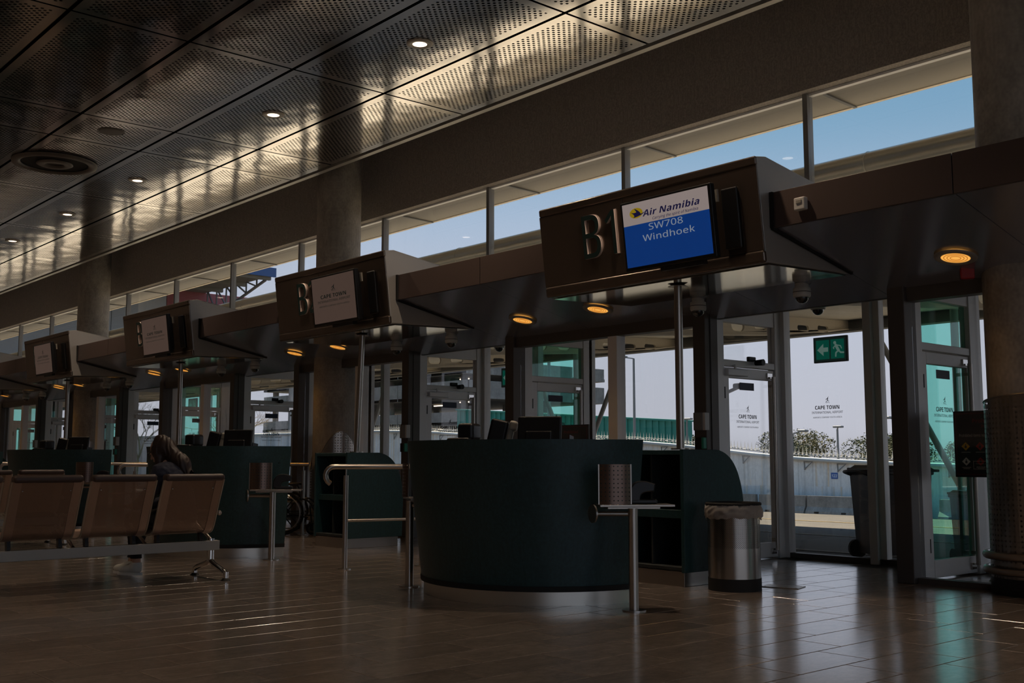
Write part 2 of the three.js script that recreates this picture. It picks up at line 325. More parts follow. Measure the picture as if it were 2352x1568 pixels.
// ---------------------------------------------------------------- low canopy inside: brown fascia, sloping polished soffit
const sofY = (z) => 2.9 - 0.215 * (-z - 7.17);
{
  const o = struct('ceiling_canopy', 'low canopy over the counters with brown fascia and polished dark soffit', 'canopy');
  part('canopy_top', bb(X0, X1, 3.13, 3.17, -9.6, -7.2), M.slabTop, o);
  for (let k = -2; k < 7; k++) {
    const dx = -MOD * k, fx = [-2.42, -3.55, -5.06].map((x) => x + dx);
    for (let i = 0; i < 2; i++) { if (fx[i + 1] < X0 || fx[i] > X1) continue; part('fascia_panel', rb(fx[i + 1] + 0.004, Math.min(fx[i], X1) - 0.004, 2.89, 3.18, -7.2, -7.165, 0.003), M.fascia, o); }
    const sx = [-2.42, -3.55, -5.06, -6.33, -7.6].map((x) => x + dx);
    for (let i = 0; i < 4; i++) {
      if (sx[i + 1] < X0 || sx[i] > X1) continue;
      const z0 = i < 2 ? -7.17 : -8.27, z1 = -8.98;
      const g = extr([[sx[i + 1] + 0.003, 0], [sx[i] - 0.003, 0], [sx[i] - 0.003, 0.02], [sx[i + 1] + 0.003, 0.02]], Math.hypot(z1 - z0, sofY(z1) - sofY(z0)) - 0.004);
      g.rotateX(-Math.atan(0.215)).translate(0, (sofY(z0) + sofY(z1)) / 2, (z0 + z1) / 2);
      part('soffit_panel', g, M.soffit, o);
    }
  }
  for (let k = -1; k < 6; k++) { const x = -5.045 - MOD * k; part('end_trim', [bar([x, 3.18, -7.155], [x, 2.89, -7.16], 0.022, 0.03), bar([x, 2.89, -7.16], [x, sofY(-8.3), -8.3], 0.022, 0.03)], M.rubber, o); }
  part('soffit_edge', bb(X0, X1, sofY(-8.98) - 0.005, sofY(-8.98) + 0.35, -9.03, -8.985), M.aluDark, o);
}

// ---------------------------------------------------------------- printed lettering
const canvas = (w, h, draw) => { const c = document.createElement('canvas'); c.width = w; c.height = h; const x = c.getContext('2d'); draw(x, w, h); const t = new THREE.CanvasTexture(c); t.magFilter = THREE.LinearFilter; return t; };
function runner(x, cx, cy, s) {            // striding figure with a staff over a curved line
  x.lineCap = 'round'; x.lineJoin = 'round';
  const L = (pts, w) => { x.lineWidth = w * s; x.beginPath(); pts.forEach(([a, b], i) => (i ? x.lineTo(cx + a * s, cy + b * s) : x.moveTo(cx + a * s, cy + b * s))); x.stroke(); };
  L([[0.28, -1], [-0.05, -0.1]], 0.05); L([[-0.42, -0.28], [-0.1, -0.42], [0.12, -0.5]], 0.12); L([[0.02, -0.5], [0.02, -0.05]], 0.2); L([[0.02, -0.05], [0.2, 0.18], [0.36, 0.22]], 0.12); L([[0, -0.05], [-0.22, 0.22], [-0.5, 0.42]], 0.12); L([[-0.5, -0.05], [-0.1, -0.42]], 0.06);
  x.beginPath(); x.arc(cx + 0.1 * s, cy - 0.66 * s, 0.1 * s, 0, 7); x.fill();
  x.lineWidth = 0.07 * s; x.beginPath(); x.moveTo(cx - 0.5 * s, cy + 0.62 * s); x.quadraticCurveTo(cx, cy + 0.38 * s, cx + 0.55 * s, cy + 0.62 * s); x.stroke();
}
function airportLogo(x, w, top, ink) {
  x.fillStyle = x.strokeStyle = ink; x.textAlign = 'center';
  runner(x, w / 2 + w * 0.02, top + w * 0.13, w * 0.11);
  const fit = (t, px, wide, y, weight) => { x.font = weight + ' ' + px + 'px sans-serif'; const k = wide / x.measureText(t).width; x.save(); x.translate(w / 2, y); x.scale(k, 1); x.fillText(t, 0, 0); x.restore(); };
  fit('CAPE TOWN', w * 0.135, w * 0.76, top + w * 0.365, '600'); fit('INTERNATIONAL AIRPORT', w * 0.085, w * 0.95, top + w * 0.48, '500'); fit('AIRPORTS COMPANY SOUTH AFRICA', w * 0.055, w * 0.88, top + w * 0.6, '500');
}
const logoTex = canvas(512, 400, (x, w, h) => { x.fillStyle = '#000'; x.fillRect(0, 0, w, h); airportLogo(x, w, 28, '#fff'); });
M.logo = std('dark glass lettering', [0.02, 0.025, 0.03], 0.6, 0, { alphaMap: logoTex, alphaTest: 0.45, side: THREE.DoubleSide });
const logoPlane = (w) => new THREE.PlaneGeometry(w, w * 400 / 512);

// ---------------------------------------------------------------- lower glass front: posts, recesses, doors on both sides of each recess
const near = (k) => (k === 0 ? 'by counter B1' : 'by counter B' + (k + 1));
function glassDoor(o, glass, withLogo) {   // in the plane x (back from the post) - y; length 1.3, seen from +z
  part('jamb', [rb(0.1, 0.24, 0, 2.52, -0.05, 0.05), rb(1.14, 1.3, 0, 2.72, -0.05, 0.05)], M.alu, o);
  part('transom_bar', [rb(0.24, 1.14, 2.03, 2.1, -0.04, 0.04), bb(0.24, 1.14, 2.5, 2.72, -0.04, 0.04)], M.alu, o);
  part('transom_pane', bb(0.24, 1.14, 2.1, 2.5, -0.004, 0.004), glass, o);
  const leaf = part('door_leaf', [rb(0.25, 0.34, 0.015, 2.02, -0.025, 0.03), rb(0.34, 1.13, 1.91, 2.02, -0.025, 0.03), rb(0.34, 1.13, 0.015, 0.17, -0.025, 0.03), rb(1.095, 1.13, 0.17, 1.91, -0.025, 0.03, 0.004)], M.alu, o);
  part('pane', bb(0.34, 1.095, 0.17, 1.91, -0.004, 0.004), glass, leaf);
  part('pull_handle', [cyl(0.021, 1.86, 1.06, 1.02, 0.075, 16), box(0.03, 0.03, 0.06, 1.06, 1.85, 0.045), box(0.03, 0.03, 0.06, 1.06, 0.2, 0.045)], M.steel, leaf);
  part('pivot_plate', [rb(1.0, 1.09, 1.93, 1.99, 0.03, 0.045, 0.003), rb(1.0, 1.09, 0.05, 0.11, 0.03, 0.045, 0.003)], M.chrome, leaf);
  part('hinge', [cyl(0.014, 0.12, 0.245, 1.75, 0.04, 10), cyl(0.014, 0.12, 0.245, 0.3, 0.04, 10)], M.black, leaf);
  part('notice_strip', bb(0.55, 0.8, 1.79, 1.87, 0.006, 0.008), std('navy notice', [0.02, 0.04, 0.09], 0.5), leaf);
  if (withLogo) part('lettering', logoPlane(0.42).translate(0.68, 1.5, 0.008), M.logo, leaf, true);
}
for (let k = -2; k < 7; k++) {
  const dx = -MOD * k, xa = -4.9 + dx, xb = -7.1 + dx, xm = -3.2 + dx, xb0 = xb + MOD;   // this recess lies between xb and xa; the glazed lobby to its right between xa and xb0
  if (xb < X0) continue;
  const N = k + 1, seen = k >= 0 && k < 6;
  for (const [x, side] of [[xa, 'right'], [xb, 'left']]) {
    const t = struct('trim_' + (++windowNo), 'dark square post between glass door and lobby ' + near(Math.max(0, k)), 'post');
    part('post', rb(x - 0.085, x + 0.075, 0, 2.62, ZN - 0.1, ZN + 0.1, 0.008), M.aluDark, t);
    if (side === 'left') { part('side_cover', bb(x + 0.075, x + 0.085, 0, 2.6, ZN - 0.09, ZN + 0.02), M.aluDark, t); }
  }
  // glass door on the far side of the lobby (green glass) and on this side of the next lobby (clear glass)
  const da = struct('door_' + (++doorNo), 'green tinted glass door with long steel handle ' + (k <= 0 ? 'beside the perforated column guard' : 'behind counter B' + k), 'door', [xa, 0, ZN], Math.PI / 2);
  glassDoor(da, M.green, true);
  const db = struct('door_' + (++doorNo), 'clear glass door with overhead closer behind counter B' + Math.max(1, N), 'door', [xb, 0, ZN], Math.PI / 2);
  glassDoor(db, M.clear, true);
  part('door_closer', [rb(0.26, 0.6, 1.93, 2.0, 0.03, 0.09, 0.008), bar([0.4, 2.03, 0.07], [0.85, 2.05, 0.07], 0.025, 0.02), bar([0.4, 2.0, 0.07], [0.4, 2.05, 0.07], 0.02, 0.02)], M.alu, db);
  part('motion_sensor', [rb(0.66, 0.78, 2.1, 2.15, 0.02, 0.06, 0.008), new THREE.CylinderGeometry(0.035, 0.03, 0.1, 14).rotateX(Math.PI / 2).translate(0.8, 2.09, 0.09)], M.black, db);
  // recess back glass with printed airport name
  const w1 = struct('window_' + (++windowNo), 'tall clear back glass with printed airport name in the recess ' + near(Math.max(0, k)), 'window');
  const xmul = xb + 1.17;
  part('pane', bb(xb + 0.1, xmul - 0.09, 0.05, 2.76, ZF - 0.005, ZF + 0.005), M.clear, w1);
  part('pane', bb(xmul + 0.09, xa - 0.06, 0.05, 2.76, ZF - 0.005, ZF + 0.005), M.clear, w1);
  part('mullion', [rb(xmul - 0.09, xmul + 0.0, 0, 2.8, ZF - 0.06, ZF + 0.09, 0.005), rb(xmul + 0.0, xmul + 0.07, 0, 2.8, ZF - 0.06, ZF + 0.04, 0.005), rb(xb - 0.02, xb + 0.1, 0, 2.8, ZF - 0.06, ZF + 0.06, 0.005), rb(xa - 0.06, xa + 0.05, 0, 2.8, ZF - 0.06, ZF + 0.06, 0.005)], M.alu, w1);
  part('sill', bb(xb, xa, 0, 0.055, ZF - 0.05, ZF + 0.05), M.aluDark, w1);
  part('lettering', logoPlane(0.4).translate(xb + 0.585, 1.6, ZF + 0.008), M.logo, w1, true);
  // lobby: front glass, back glass
  const w2 = struct('window_' + (++windowNo), 'clear lobby front glass between dark posts ' + (k <= 0 ? 'behind the prohibited items board' : 'behind counter B' + k), 'window');
  const zl = ZN - 0.02;
  part('pane', bb(xa + 0.08, xm - 0.07, 0.05, 2.45, zl - 0.005, zl + 0.005), M.clear, w2);
  part('pane', bb(xm + 0.07, xb0 - 0.09, 0.05, 2.45, zl - 0.005, zl + 0.005), M.clear, w2);
  part('mullion', [rb(xm - 0.07, xm + 0.07, 0, 2.5, zl - 0.07, zl + 0.07, 0.005)], M.alu, w2);
  part('head_beam', bb(xa + 0.08, xb0 - 0.08, 2.43, 2.6, ZN - 0.07, ZN + 0.06), M.aluDark, w2);
  part('sill', bb(xa + 0.08, xb0 - 0.08, 0, 0.05, ZN - 0.06, ZN + 0.05), M.aluDark, w2);
  const w3 = struct('window_' + (++windowNo), 'clear lobby back glass facing the yard ' + (k <= 0 ? 'beyond the perforated column guard' : 'beyond counter B' + k), 'window');
  part('pane', bb(xa + 0.05, xb0 - 0.02, 0.05, 2.76, ZF - 0.005, ZF + 0.005), M.clear, w3);
  part('mullion', [rb(xa + 0.4, xa + 0.5, 0, 2.8, ZF - 0.06, ZF + 0.06, 0.005)], M.alu, w3);
  part('sill', bb(xa, xb0, 0, 0.055, ZF - 0.05, ZF + 0.05), M.aluDark, w3);
}

// ---------------------------------------------------------------- columns with perforated guards
const ring = (r, y, t) => new THREE.TorusGeometry(r, t, 10, 56).rotateX(Math.PI / 2).translate(0, y, 0);
function sheetCylinder(r, y0, top, a0, a1, n = 64) {   // curved sheet with uv in metres
  const P = [], U = [], I = [], m = 14;
  for (let i = 0; i <= n; i++) { const a = a0 + (a1 - a0) * i / n, t = top(a); for (let j = 0; j <= m; j++) { const y = y0 + (t - y0) * j / m; P.push(r * Math.sin(a), y, r * Math.cos(a)); U.push(a * r, y); } }
  for (let i = 0; i < n; i++) for (let j = 0; j < m; j++) { const a = i * (m + 1) + j, b = a + m + 1; I.push(a, b, b + 1, a, b + 1, a + 1); }
  const g = new THREE.BufferGeometry(); g.setAttribute('position', new THREE.BufferAttribute(new Float32Array(P), 3)); g.setAttribute('uv', new THREE.BufferAttribute(new Float32Array(U), 2)); g.setIndex(I); g.computeVertexNormals(); return g;
}
const colLabel = ['round concrete column with perforated guard and steel bumper rings', 'round concrete column rising behind the sign of counter B2', 'round concrete column rising behind the sign of counter B4'];
for (let k = 0; k < 3; k++) {
  const o = struct('column', colLabel[k], 'column', [(k ? -3.95 : -3.82) - 10.36 * k, 0, -8.9]);
  part('shaft', cyl(0.34, 6.2, 0, 3.1, 0, 64), M.column, o);
  const top = (a) => k ? 1.18 + 0.3 * Math.cos(2 * (a - 4.4)) : 1.53 + 0.04 * Math.cos(a - 0.75);
  part('guard', sheetCylinder(0.372, 0.13, top, 0, 2 * Math.PI), M.perfSteel, o, true);
  const rim = []; for (let i = 0; i < 64; i++) { const a = i / 64 * 2 * Math.PI; rim.push(V(0.372 * Math.sin(a), top(a), 0.372 * Math.cos(a))); }
  part('guard_rim', new THREE.TubeGeometry(new THREE.CatmullRomCurve3(rim, true), 96, 0.006, 6, true), M.steel, o);
  part('bumper_ring', ring(0.4, 0.3, 0.032), M.steel, o);
  part('bumper_ring', ring(0.4, 0.185, 0.032), M.steel, o);
  part('base', cyl(0.375, 0.13, 0, 0.065, 0, 56), M.black, o);
}
// ---------------------------------------------------------------- ceiling fittings
function downlight(pos, lens, label, group, tilt = 0, color, intensity, angle, r = 0.1, ro = 1.5) {
  const o = thing('downlight', label, 'lamp', pos, 0, group); o.rotation.x = tilt;
  part('trim_ring', lathe([[r * ro, -0.001], [r * ro * 0.98, -0.01], [r * (ro * 0.6 + 0.4), -0.02], [r * 1.02, -0.014], [r, -0.002], [r * ro, -0.001]], 36), M.trim, o);
  part('lens', cyl(r, 0.006, 0, -0.007, 0, 32), lens, o);
  if (lens === M.amber) for (const k of [0.8, 0.58, 0.36]) part('lens_ring', new THREE.TorusGeometry(r * k, 0.004, 6, 36).rotateX(Math.PI / 2).translate(0, -0.011, 0), M.amberRing, o);
  const s = new THREE.SpotLight(color, intensity, 0, angle, 0.6, 2); s.position.set(0, -0.03, 0); s.target.position.set(0, -1, 0); s.castShadow = true; s.shadow.radius = 4; s.shadow.mapSize.set(512, 512); s.name = 'lamp_beam';
  o.add(s, s.target); return o;
}
const WARM = C(1, 0.76, 0.55), AMB = C(1, 0.5, 0.12);
const midX = []; for (let i = 0; i < jointsX.length - 1; i++) if (jointsX[i] - jointsX[i + 1] > 2) midX.push((jointsX[i] + jointsX[i + 1]) / 2);
const before = (x) => { const t = (-6.33 - x) / MOD, n = Math.round(t); return Math.abs(t - n) < 0.28 ? 'before sign B' + (n + 1) : 'between signs B' + (Math.floor(t) + 1) + ' and B' + (Math.floor(t) + 2); };
for (const z of [-6.372, 0.86, 5.68]) for (const x of midX) if (x > X0 + 1 && x < X1) downlight([x, CY - 0.004, z], M.lamp, z < -6 && x < -4 && x > -30 ? 'round warm white downlight in the perforated ceiling ' + before(x) : 'round warm white downlight over the open hall away from the signs', z < -6 && x < -4 && x > -30 ? 'ceiling downlights before the signs' : 'ceiling downlights over the hall', 0, WARM, 16, 1.0, 0.075, 1.85);
{
  const d = thing('air_diffuser', 'large round ceiling air diffuser with nested dark rings', 'air vent', [-15.87, CY, -5.08]);
  part('outer_ring', lathe([[0.58, -0.008], [0.57, -0.04], [0.5, -0.05], [0.46, -0.03], [0.45, -0.008], [0.58, -0.008]], 64), M.aluDark, d);
  part('bowl', lathe([[0.455, -0.01], [0.42, -0.012], [0.0, -0.012]], 64), M.plenum, d);
  part('inner_cone', lathe([[0.24, -0.014], [0.25, -0.03], [0.22, -0.045], [0.14, -0.05], [0.12, -0.014]], 48), M.aluDark, d);
  part('hub', lathe([[0.12, -0.014], [0.11, -0.02], [0, -0.02]], 32), M.black, d);
  const s = thing('ceiling_speaker', 'flat round grey ceiling loudspeaker in a narrow panel', 'loudspeaker', [-13.84, CY, -5.12]);
  part('grille', lathe([[0.0, -0.012], [0.13, -0.012], [0.15, -0.008], [0.165, 0.004]], 40), M.aluDark, s);
  part('rim', ring(0.165, -0.002, 0.008), M.aluDark, s);
}
// amber lamps and dome cameras in the low soffit
const tiltS = -Math.atan(0.215);
for (let k = -1; k < 6; k++) for (const x of [-8.06, -9.27]) {
  const X = x - MOD * k; if (X > X1 - 1) continue;
  downlight([X, sofY(-8.25) - 0.012, -8.25], M.amber, k < 0 ? 'round amber glowing lamp in the soffit beside the guarded column' : 'round amber glowing lamp in the soffit between counters B' + (k + 1) + ' and B' + (k + 2) + ', nearer sign B' + (x > -8.5 ? k + 1 : k + 2), 'amber soffit lamps', tiltS, AMB, k < 0 ? 0.3 : 0.7, 0.95, 0.11);
}
function domeCamera(x, z, label, y = sofY(z)) {
  const o = thing('dome_camera', label, 'camera', [x, y, z], 0, 'dome cameras under the soffit');
  part('housing', lathe([[0.062, 0.01], [0.062, -0.03], [0.078, -0.032], [0.08, -0.1], [0.074, -0.115], [0.055, -0.12]], 32), M.whitePlastic, o);
  part('collar', ring(0.079, -0.07, 0.003), M.black, o);
  part('dome', new THREE.SphereGeometry(0.06, 28, 14, 0, Math.PI * 2, Math.PI / 2, Math.PI / 2).translate(0, -0.115, 0), M.smoke, o);
}
for (let k = 0; k < 5; k++) {
  const dx = -MOD * k;
  domeCamera(-6.82 + dx, -8.4, 'grey dome security camera under the sign of counter B' + (k + 1) + ' beside its pole');
  domeCamera(-5.62 + dx, -8.4, 'grey dome security camera behind the tip of the sign of counter B' + (k + 1));
  domeCamera(-6.42 + dx, -9.88, 'grey dome security camera in the glass recess behind counter B' + (k + 1), 2.74);
}

// ---------------------------------------------------------------- counter signs
const sans = await new FontLoader().loadAsync('fonts/droid/droid_sans_regular.typeface.json');
const screenTex = (draw, w = 512, h = 512) => { const t = canvas(w, h, draw); t.colorSpace = THREE.SRGBColorSpace; return t; };
const flightTex = screenTex((x, w, h) => {
  x.fillStyle = '#0b4fae'; x.fillRect(0, 0, w, h); x.fillStyle = '#d9c6c0'; x.fillRect(0, 0, w, h * 0.345);
  x.fillStyle = '#d6b21c'; x.beginPath(); x.arc(w * 0.165, h * 0.165, w * 0.08, 0, 7); x.fill();
  x.fillStyle = x.strokeStyle = '#1b1b52';   // swooping bird
  x.save(); x.translate(-w * 0.03, 0); x.beginPath(); x.moveTo(w * 0.12, h * 0.13); x.quadraticCurveTo(w * 0.16, h * 0.17, w * 0.2, h * 0.15); x.lineTo(w * 0.175, h * 0.09); x.quadraticCurveTo(w * 0.24, h * 0.14, w * 0.25, h * 0.19); x.lineTo(w * 0.31, h * 0.165); x.quadraticCurveTo(w * 0.25, h * 0.225, w * 0.15, h * 0.23); x.quadraticCurveTo(w * 0.2, h * 0.21, w * 0.12, h * 0.13); x.fill(); x.restore();
  x.textAlign = 'left'; x.font = 'italic bold ' + h * 0.135 + 'px sans-serif'; const s = w * 0.66 / x.measureText('Air Namibia').width; x.save(); x.translate(w * 0.24, h * 0.24); x.scale(s, 1); x.fillText('Air Namibia', 0, 0); x.restore();
  x.font = 'italic ' + h * 0.058 + 'px sans-serif'; const s2 = w * 0.53 / x.measureText('Carrying the spirit of Namibia').width; x.save(); x.translate(w * 0.35, h * 0.315); x.scale(s2, 1); x.fillText('Carrying the spirit of Namibia', 0, 0); x.restore();
  x.fillStyle = '#cdd2e2'; x.textAlign = 'center'; x.font = h * 0.135 + 'px sans-serif'; x.fillText('SW708', w * 0.5, h * 0.465); x.fillText('Windhoek', w * 0.52, h * 0.625);
});
const airportTex = screenTex((x, w, h) => {
  x.fillStyle = '#cdb4a8'; x.fillRect(0, 0, w, h);
  x.save(); x.translate(w * 0.09, h * 0.17); airportLogo(x, w * 0.82, 0, '#1e3b3a'); x.restore();
});
M.flight = std('lit flight screen', [0.02, 0.02, 0.02], 0.3, 0, { emissive: C(1, 1, 1), emissiveMap: flightTex, emissiveIntensity: 0.32 });
M.airport = std('dim airport name screen', [0.02, 0.02, 0.02], 0.3, 0, { emissive: C(1, 0.85, 0.78), emissiveMap: airportTex, emissiveIntensity: 0.09 });
M.letter = std('dark green letter face', [0.008, 0.03, 0.028], 0.4);
M.letterEdgeLight = std('pale painted letter edge light', [0.75, 0.62, 0.58], 0.35);  // pale colour imitates light caught on the letter edges
for (let k = 0; k < 5; k++) {
  const dx = -MOD * k, n = 'B' + (k + 1);
  const o = thing('counter_sign', 'bronze wedge-shaped overhead sign box reading ' + n + ' hung over its counter', 'sign', [-6.33 + dx, 2.62, -7.1]);
  // side outline in (z, y) from the lower front edge; front leans forward at the top
  const side = [[0, 0], [0.1, 0.82], [-0.02, 0.84], [-0.85, 0.72], [-1.6, 0.56], [-1.6, 0.5], [-1.17, 0.04]];
  const W = 2.54;
  part('housing', zy(extr(side, W - 0.03, 0.012)).translate(0, 0, 0), M.signSide, o);
  const tilt = Math.atan2(0.1, 0.82), len = Math.hypot(0.1, 0.82);
  const lean = new THREE.Matrix4().makeRotationX(tilt).setPosition(0, 0, 0.014);
  part('front_sheet', [rb(-W / 2, -0.005 - W * 0.07, 0.085, len - 0.06, 0, 0.014, 0.004), rb(-W * 0.07, W / 2, 0.085, len - 0.06, 0, 0.014, 0.004)], M.signFront, o).applyMatrix4(lean);
  part('top_lip', [rbox(W, 0.075, 0.04, 0.018, 0, len - 0.025, 0)], M.signFront, o).applyMatrix4(lean);
  part('bottom_lip', [rbox(W, 0.1, 0.05, 0.022, 0, 0.035, 0)], M.signFront, o).applyMatrix4(lean);
  const letters = new TextGeometry(n, { font: sans, size: 0.4, depth: 0.016, curveSegments: 8, bevelEnabled: false }); letters.scale(0.86, 1, 1);
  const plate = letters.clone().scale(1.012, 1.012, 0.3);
  const lm = new THREE.Mesh(letters.translate(-0.735, 0.28, 0.021), [M.letter, M.letterEdgeLight]); lm.name = 'letters'; lm.applyMatrix4(lean); lm.castShadow = lm.receiveShadow = true; o.add(lm);
  part('letter_halo_plate', plate.translate(-0.731, 0.279, 0.014), M.letterEdgeLight, o).applyMatrix4(lean);  // pale offset plate imitates the lit halo round the letters
  // polished underside with two recessed light trays
  const uz0 = -0.06, uz1 = -1.15, uy = (z) => 0.004 + 0.04 * (-z) / 1.17;
  const under = extr([[-W / 2 + 0.02, 0], [W / 2 - 0.02, 0], [W / 2 - 0.02, 0.006], [-W / 2 + 0.02, 0.006]], 1.1).rotateX(Math.atan(0.04 / 1.17)).translate(0, (uy(uz0) + uy(uz1)) / 2 - 0.03, (uz0 + uz1) / 2);
  part('underside', under, M.mirror, o);
  for (const x of [-0.55, 0.62]) {
    const f = part('light_tray', [bb(x - 0.4, x + 0.4, -0.004, 0.01, -0.32, -0.3), bb(x - 0.4, x + 0.4, -0.004, 0.01, -0.66, -0.64), bb(x - 0.4, x - 0.38, -0.004, 0.01, -0.66, -0.3), bb(x + 0.38, x + 0.4, -0.004, 0.01, -0.66, -0.3)], M.black, o);
    f.position.y = uy(-0.48) - 0.03; f.rotation.x = Math.atan(0.04 / 1.17);
    for (let i = 0; i < 4; i++) part('reflector', new THREE.CylinderGeometry(0.045, 0.045, 0.74, 12, 1, false).rotateZ(Math.PI / 2).scale(1, 0.35, 1).translate(x, 0, -0.36 - i * 0.08), M.mirror, f).position.y = 0.006;
  }
  // monitor on a short bracket in front of the sheet
  const s = thing('flight_screen', k ? 'dim pinkish screen with airport name hung on sign ' + n : 'lit blue and white flight screen hung on sign B1', 'screen', [-5.845 + dx, 2.98, -6.98]);
  s.rotation.x = tilt;
  part('casing', [rbox(0.985, 0.6, 0.06, 0.012, 0, 0, 0.15), rbox(0.9, 0.5, 0.05, 0.01, 0, 0, 0.1)], M.black, s);
  part('display', new THREE.PlaneGeometry(0.93, 0.545).translate(0, 0.005, 0.1815), k ? M.airport : M.flight, s, true);
  part('bracket', [box(0.3, 0.25, 0.1, 0, 0, 0.055), box(0.45, 0.04, 0.06, 0.1, -0.315, 0.12)], M.black, s);
  part('vent_rib', Array.from({ length: 7 }, (_, i) => box(0.006, 0.1, 0.02, 0.43 + i * 0.008, 0.2, 0.075)), M.greyPlastic, s);
  // black plate standing in for the soft monitor shadow right of the screen
  part('screen_shadow_plate', rbox(0.16, 0.5, 0.03, 0.03, 1.0, 0.26 + 0.12, 0.03), M.black, o).applyMatrix4(lean);
  const p = thing('sign_pole', 'brushed steel pole between counter ' + n + ' back unit and its sign', 'pole', [-6.25 + dx, 1.137, -7.42]);
  const lx = k === 1 ? 0.09 : 0;
  part('tube', tube([[0, 0.004, 0], [lx, 1.47, 0]], 0.036, 2, 20), M.steel, p);
  part('collar', [cyl(0.085, 0.012, 0, 0.01, 0, 28), cyl(0.09, 0.02, lx, 1.462, 0, 28, 0.05)], M.steel, p);
}
{
  const b = thing('wall_sensor', 'small white sensor box on the brown fascia right of sign B1', 'sensor', [-4.76, 3.03, -7.16]);
  part('case', rbox(0.1, 0.1, 0.05, 0.01, 0, 0, 0.026), M.whitePlastic, b);
  part('window', rbox(0.05, 0.03, 0.01, 0.004, 0, 0.015, 0.053), M.greyPlastic, b);
  const r = thing('fire_sounder', 'small dark red alarm box high on the near column', 'alarm', [-4.16, 2.6, -8.575], 0.55);
  part('case', rbox(0.11, 0.16, 0.07, 0.012, 0, 0, 0), M.red, r);
  part('back_plate', box(0.09, 0.14, 0.02, 0, 0, -0.04), M.black, r);
}

// ---------------------------------------------------------------- counters
function ellArc(cx, cz, a, b, t0, t1, n) { const p = []; for (let i = 0; i <= n; i++) { const t = t0 + (t1 - t0) * i / n; p.push([cx + a * Math.cos(t), cz + b * Math.sin(t)]); } return p; }
function curvedShell(y0, y1, g0, g1, th, n = 48) {     // flaring curved sheet with thickness; g = growth of the plan
  const P = [], I = [], rows = 8;
  const put = (grow, y) => { for (const [x, z] of ellArc(0, 0, 1.02 + grow, 1.04 + grow, 0.08, Math.PI - 0.08, n)) P.push(x, y, z); };
  for (let r = 0; r <= rows; r++) put(g0 + (g1 - g0) * r / rows, y0 + (y1 - y0) * r / rows);
  for (let r = rows; r >= 0; r--) put(g0 + (g1 - g0) * r / rows - th, y0 + (y1 - y0) * r / rows);
  const R = 2 * (rows + 1), id = (r, i) => (r % R) * (n + 1) + i;
  for (let r = 0; r < R; r++) for (let i = 0; i < n; i++) I.push(id(r, i), id(r + 1, i), id(r + 1, i + 1), id(r, i), id(r + 1, i + 1), id(r, i + 1));
  for (const i of [0, n]) for (let r = 0; r < rows; r++) { const a = id(r, i), b = id(r + 1, i), c = id(R - 2 - r, i), d = id(R - 1 - r, i); I.push(...(i ? [a, b, c, a, c, d] : [a, c, b, a, d, c])); }
  const g = new THREE.BufferGeometry(); g.setAttribute('position', new THREE.BufferAttribute(new Float32Array(P), 3)); g.setIndex(I);
  const q = g.toNonIndexed(); q.computeVertexNormals();
  const m = mergeVertices(new THREE.BufferGeometry().setAttribute('position', q.attributes.position)); m.computeVertexNormals();
  return creased(m);
}
function creased(g) {                       // smooth along the curve, hard at the edges
  const q = g.toNonIndexed(), p = q.attributes.position, fn = [], map = new Map(), N = new Float32Array(p.count * 3), key = (i) => [p.getX(i), p.getY(i), p.getZ(i)].map((v) => v.toFixed(4)).join();
  for (let f = 0; f < p.count / 3; f++) { const a = V().fromBufferAttribute(p, 3 * f), b = V().fromBufferAttribute(p, 3 * f + 1), c = V().fromBufferAttribute(p, 3 * f + 2); fn.push(b.sub(a).cross(c.sub(a)).normalize()); }
  for (let i = 0; i < p.count; i++) { const k = key(i); if (!map.has(k)) map.set(k, []); map.get(k).push(Math.floor(i / 3)); }
  for (let i = 0; i < p.count; i++) { const me = fn[Math.floor(i / 3)], s = V(0, 0, 0); for (const f of map.get(key(i))) if (fn[f].dot(me) > 0.6) s.add(fn[f]); s.normalize(); N.set([s.x, s.y, s.z], 3 * i); }
  q.setAttribute('normal', new THREE.BufferAttribute(N, 3)); return q;
}
const shellGeo = curvedShell(0.135, 1.2, 0.0, 0.125, 0.03), bandGeo = curvedShell(0.1, 0.14, 0.005, 0.008, 0.04), kickGeo = curvedShell(0.0, 0.105, -0.02, -0.02, 0.03);
const deskTop = (() => { const s = new THREE.Shape(ellArc(0, 0, 1.05, 1.07, 0.06, Math.PI - 0.06, 40).map(([x, z]) => new THREE.Vector2(x, z))); return new THREE.ExtrudeGeometry(s, { depth: 0.03, bevelEnabled: false }).rotateX(Math.PI / 2).translate(0, 0.98, 0); })();
